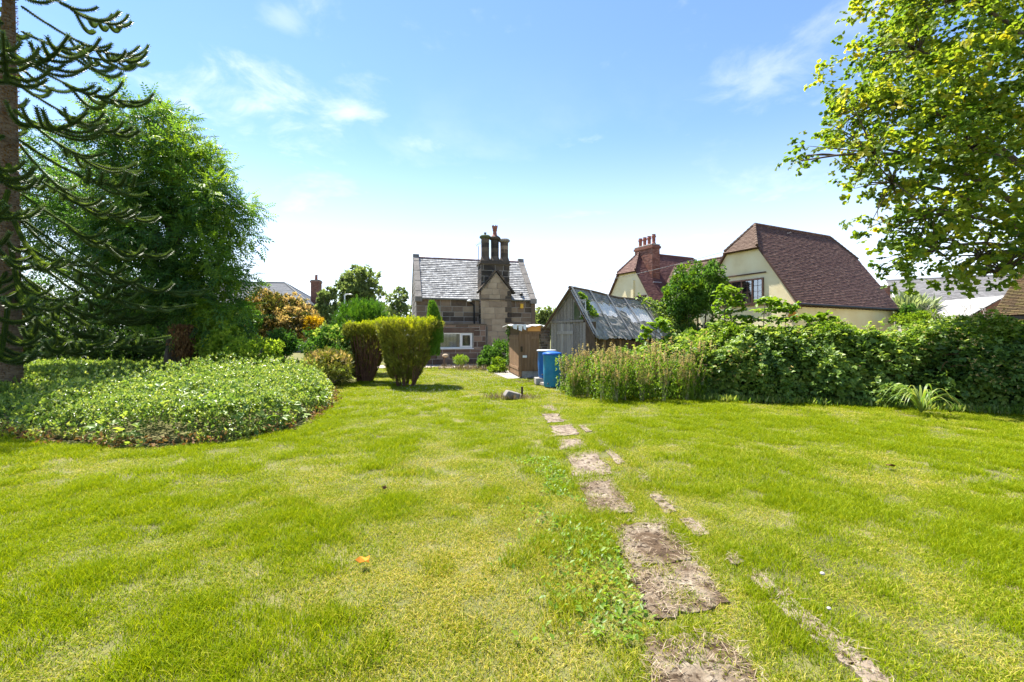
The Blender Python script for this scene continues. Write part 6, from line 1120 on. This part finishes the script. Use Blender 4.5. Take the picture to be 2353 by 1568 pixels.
# dead straw over the slabs, broadleaf weeds by the path, clover flowers, long dry grass
parts = []
for i, sp in enumerate(slab_polys):
    c_ = np.mean(sp, axis=0); lo, hi = np.min(sp, axis=0), np.max(sp, axis=0); ar = (hi[0]-lo[0])*(hi[1]-lo[1]); k = int(ar*(5200 if c_[1] < 5 else 1800)); xx, yy = rs.uniform(lo[0]-.03, hi[0]+.03, k), rs.uniform(lo[1]-.03, hi[1]+.03, k); big_ = [(c_[0]+(a-c_[0])*1.08, c_[1]+(b-c_[1])*1.08) for a, b in sp]; m = inpoly(xx, yy, big_) & (rs.uniform(size=k) < np.clip(.1+1.6*(fbm(xx*4, yy*4, 41)-.3)+.5*(np.abs(xx-c_[0])/(hi[0]-lo[0])), 0, 1)); xx, yy = xx[m], yy[m]; k = len(xx); az = rs.uniform(0, 6.28, k)
    parts.append(scatter(Tmpl().leaf((0, 0, 0), (0, 1, 0), (0, 0, 1), 1, .055, .1, .0).arrays(), np.stack([xx, yy, .016+rs.uniform(0, .012, k)], 1), np.stack([np.cos(az), np.sin(az), rs.normal(.1, .2, k)], 1), np.tile([0, 0, 1.], (k, 1)), rs.uniform(.03, .075, k), np.clip(rs.normal(.5, .3, k), 0, 1)))
V, Fc, T = joinarr(parts); tag(arr_mesh('dead_grass', V, Fc, T, M['straw']), 'bleached dead grass lying over the mossy paving slabs', 'dead grass', kind='stuff')
k = 1500; yy = 2.2+3.4*rs.uniform(0, 1, k)**1.1; xx = PATHX(yy)-.18-np.abs(rs.normal(0, .30, k))-.03*yy; wv = fbm(xx*2.2, yy*2.2, 51) > .50; xx, yy = xx[wv], yy[wv]; ok = np.ones(len(xx), bool)
for sp in slab_polys: ok &= ~inpoly(xx, yy, sp)
xx, yy = xx[ok], yy[ok]; k = len(xx); az = rs.uniform(0, 6.28, k); V, Fc, T = scatter(T_leaf, np.stack([xx, yy, rs.uniform(.0, .02, k)], 1), np.stack([np.cos(az), np.sin(az), rs.uniform(.3, 1.2, k)], 1), np.tile([0, 0, 1.], (k, 1))+rs.normal(0, .3, (k, 3)), rs.uniform(.02, .048, k), rs.uniform(.3, 1, k)); tag(arr_mesh('broadleaf_weeds', V, Fc, T, M['l_lime']), 'bright green broadleaf weeds along the left side of the path', 'weeds', kind='stuff')
def flowers(n, cen, sd, seed, s):
    rs = np.random.RandomState(seed); P = np.stack([rs.normal(cen[0], sd[0], n), rs.normal(cen[1], sd[1], n), rs.uniform(.045, .085, n)], 1); return scatter(T_rosette, P, np.tile([0, 0, 1.], (n, 1))+rs.normal(0, .3, (n, 3)), rs.normal(size=(n, 3)), rs.uniform(.5, 1.1, n)*s, rs.uniform(0, 1, n))
a1, a2, a3, a4, a5 = gp(955, 915), gp(1085, 872), gp(1240, 905), gp(1120, 905), gp(1010, 862); V, Fc, T = joinarr([flowers(420, a1, (.8, .8), 1, .022), flowers(1500, a2, (1.2, 1.6), 2, .028), flowers(200, a3, (.6, .6), 3, .022), flowers(260, a4, (.9, .9), 4, .02), flowers(500, a5, (1.0, 2.0), 5, .028)])
tag(arr_mesh('clover_flowers', V, Fc, T, M['flower']), 'white clover flowers sprinkled over the lawn before the cottage', 'flowers', kind='stuff')
parts = []
for px, py, n_, sp_, h_ in ((1165, 916, 420, .26, .16), (1205, 915, 260, .22, .10), (1090, 850, 500, .9, .30), (1060, 848, 300, .9, .2), (1215, 880, 260, .4, .12)):
    p = gp(px, py); parts.append(scatter(Tmpl().leaf((0, 0, 0), (0, 1, 0), (0, 0, 1), 1, .05, .2, .15).arrays(), np.stack([rs.normal(p.x, sp_, n_), rs.normal(p.y, sp_*.6, n_), np.zeros(n_)], 1), np.stack([rs.normal(0, .4, n_), rs.normal(0, .4, n_), np.ones(n_)], 1), rs.normal(size=(n_, 3)), rs.uniform(.4, 1.1, n_)*h_, rs.uniform(0, 1, n_)))
V, Fc, T = joinarr(parts); V[:, 0] = V[:, 0]; tag(arr_mesh('dry_long_grass', V, Fc, T, M['straw']), 'dry pinkish long grass round the stone, stake and dock plants', 'dry grass', kind='stuff')
k = 5200; xx = rs.uniform(3.2, 13, k); yy = np.interp(xx, [p[0] for p in HF], [p[1] for p in HF])+rs.normal(.0, .10, k); V, Fc, T = scatter(T_narrow, np.stack([xx, yy, np.zeros(k)], 1), np.stack([rs.normal(0, .35, k), rs.normal(-.1, .3, k), np.ones(k)], 1), rs.normal(size=(k, 3)), rs.uniform(.07, .2, k), rs.uniform(0, 1, k)); tag(arr_mesh('verge_grass', V, Fc, T, M['l_blade']), 'longer unmown grass along the foot of the bramble hedge', 'grass', kind='stuff')
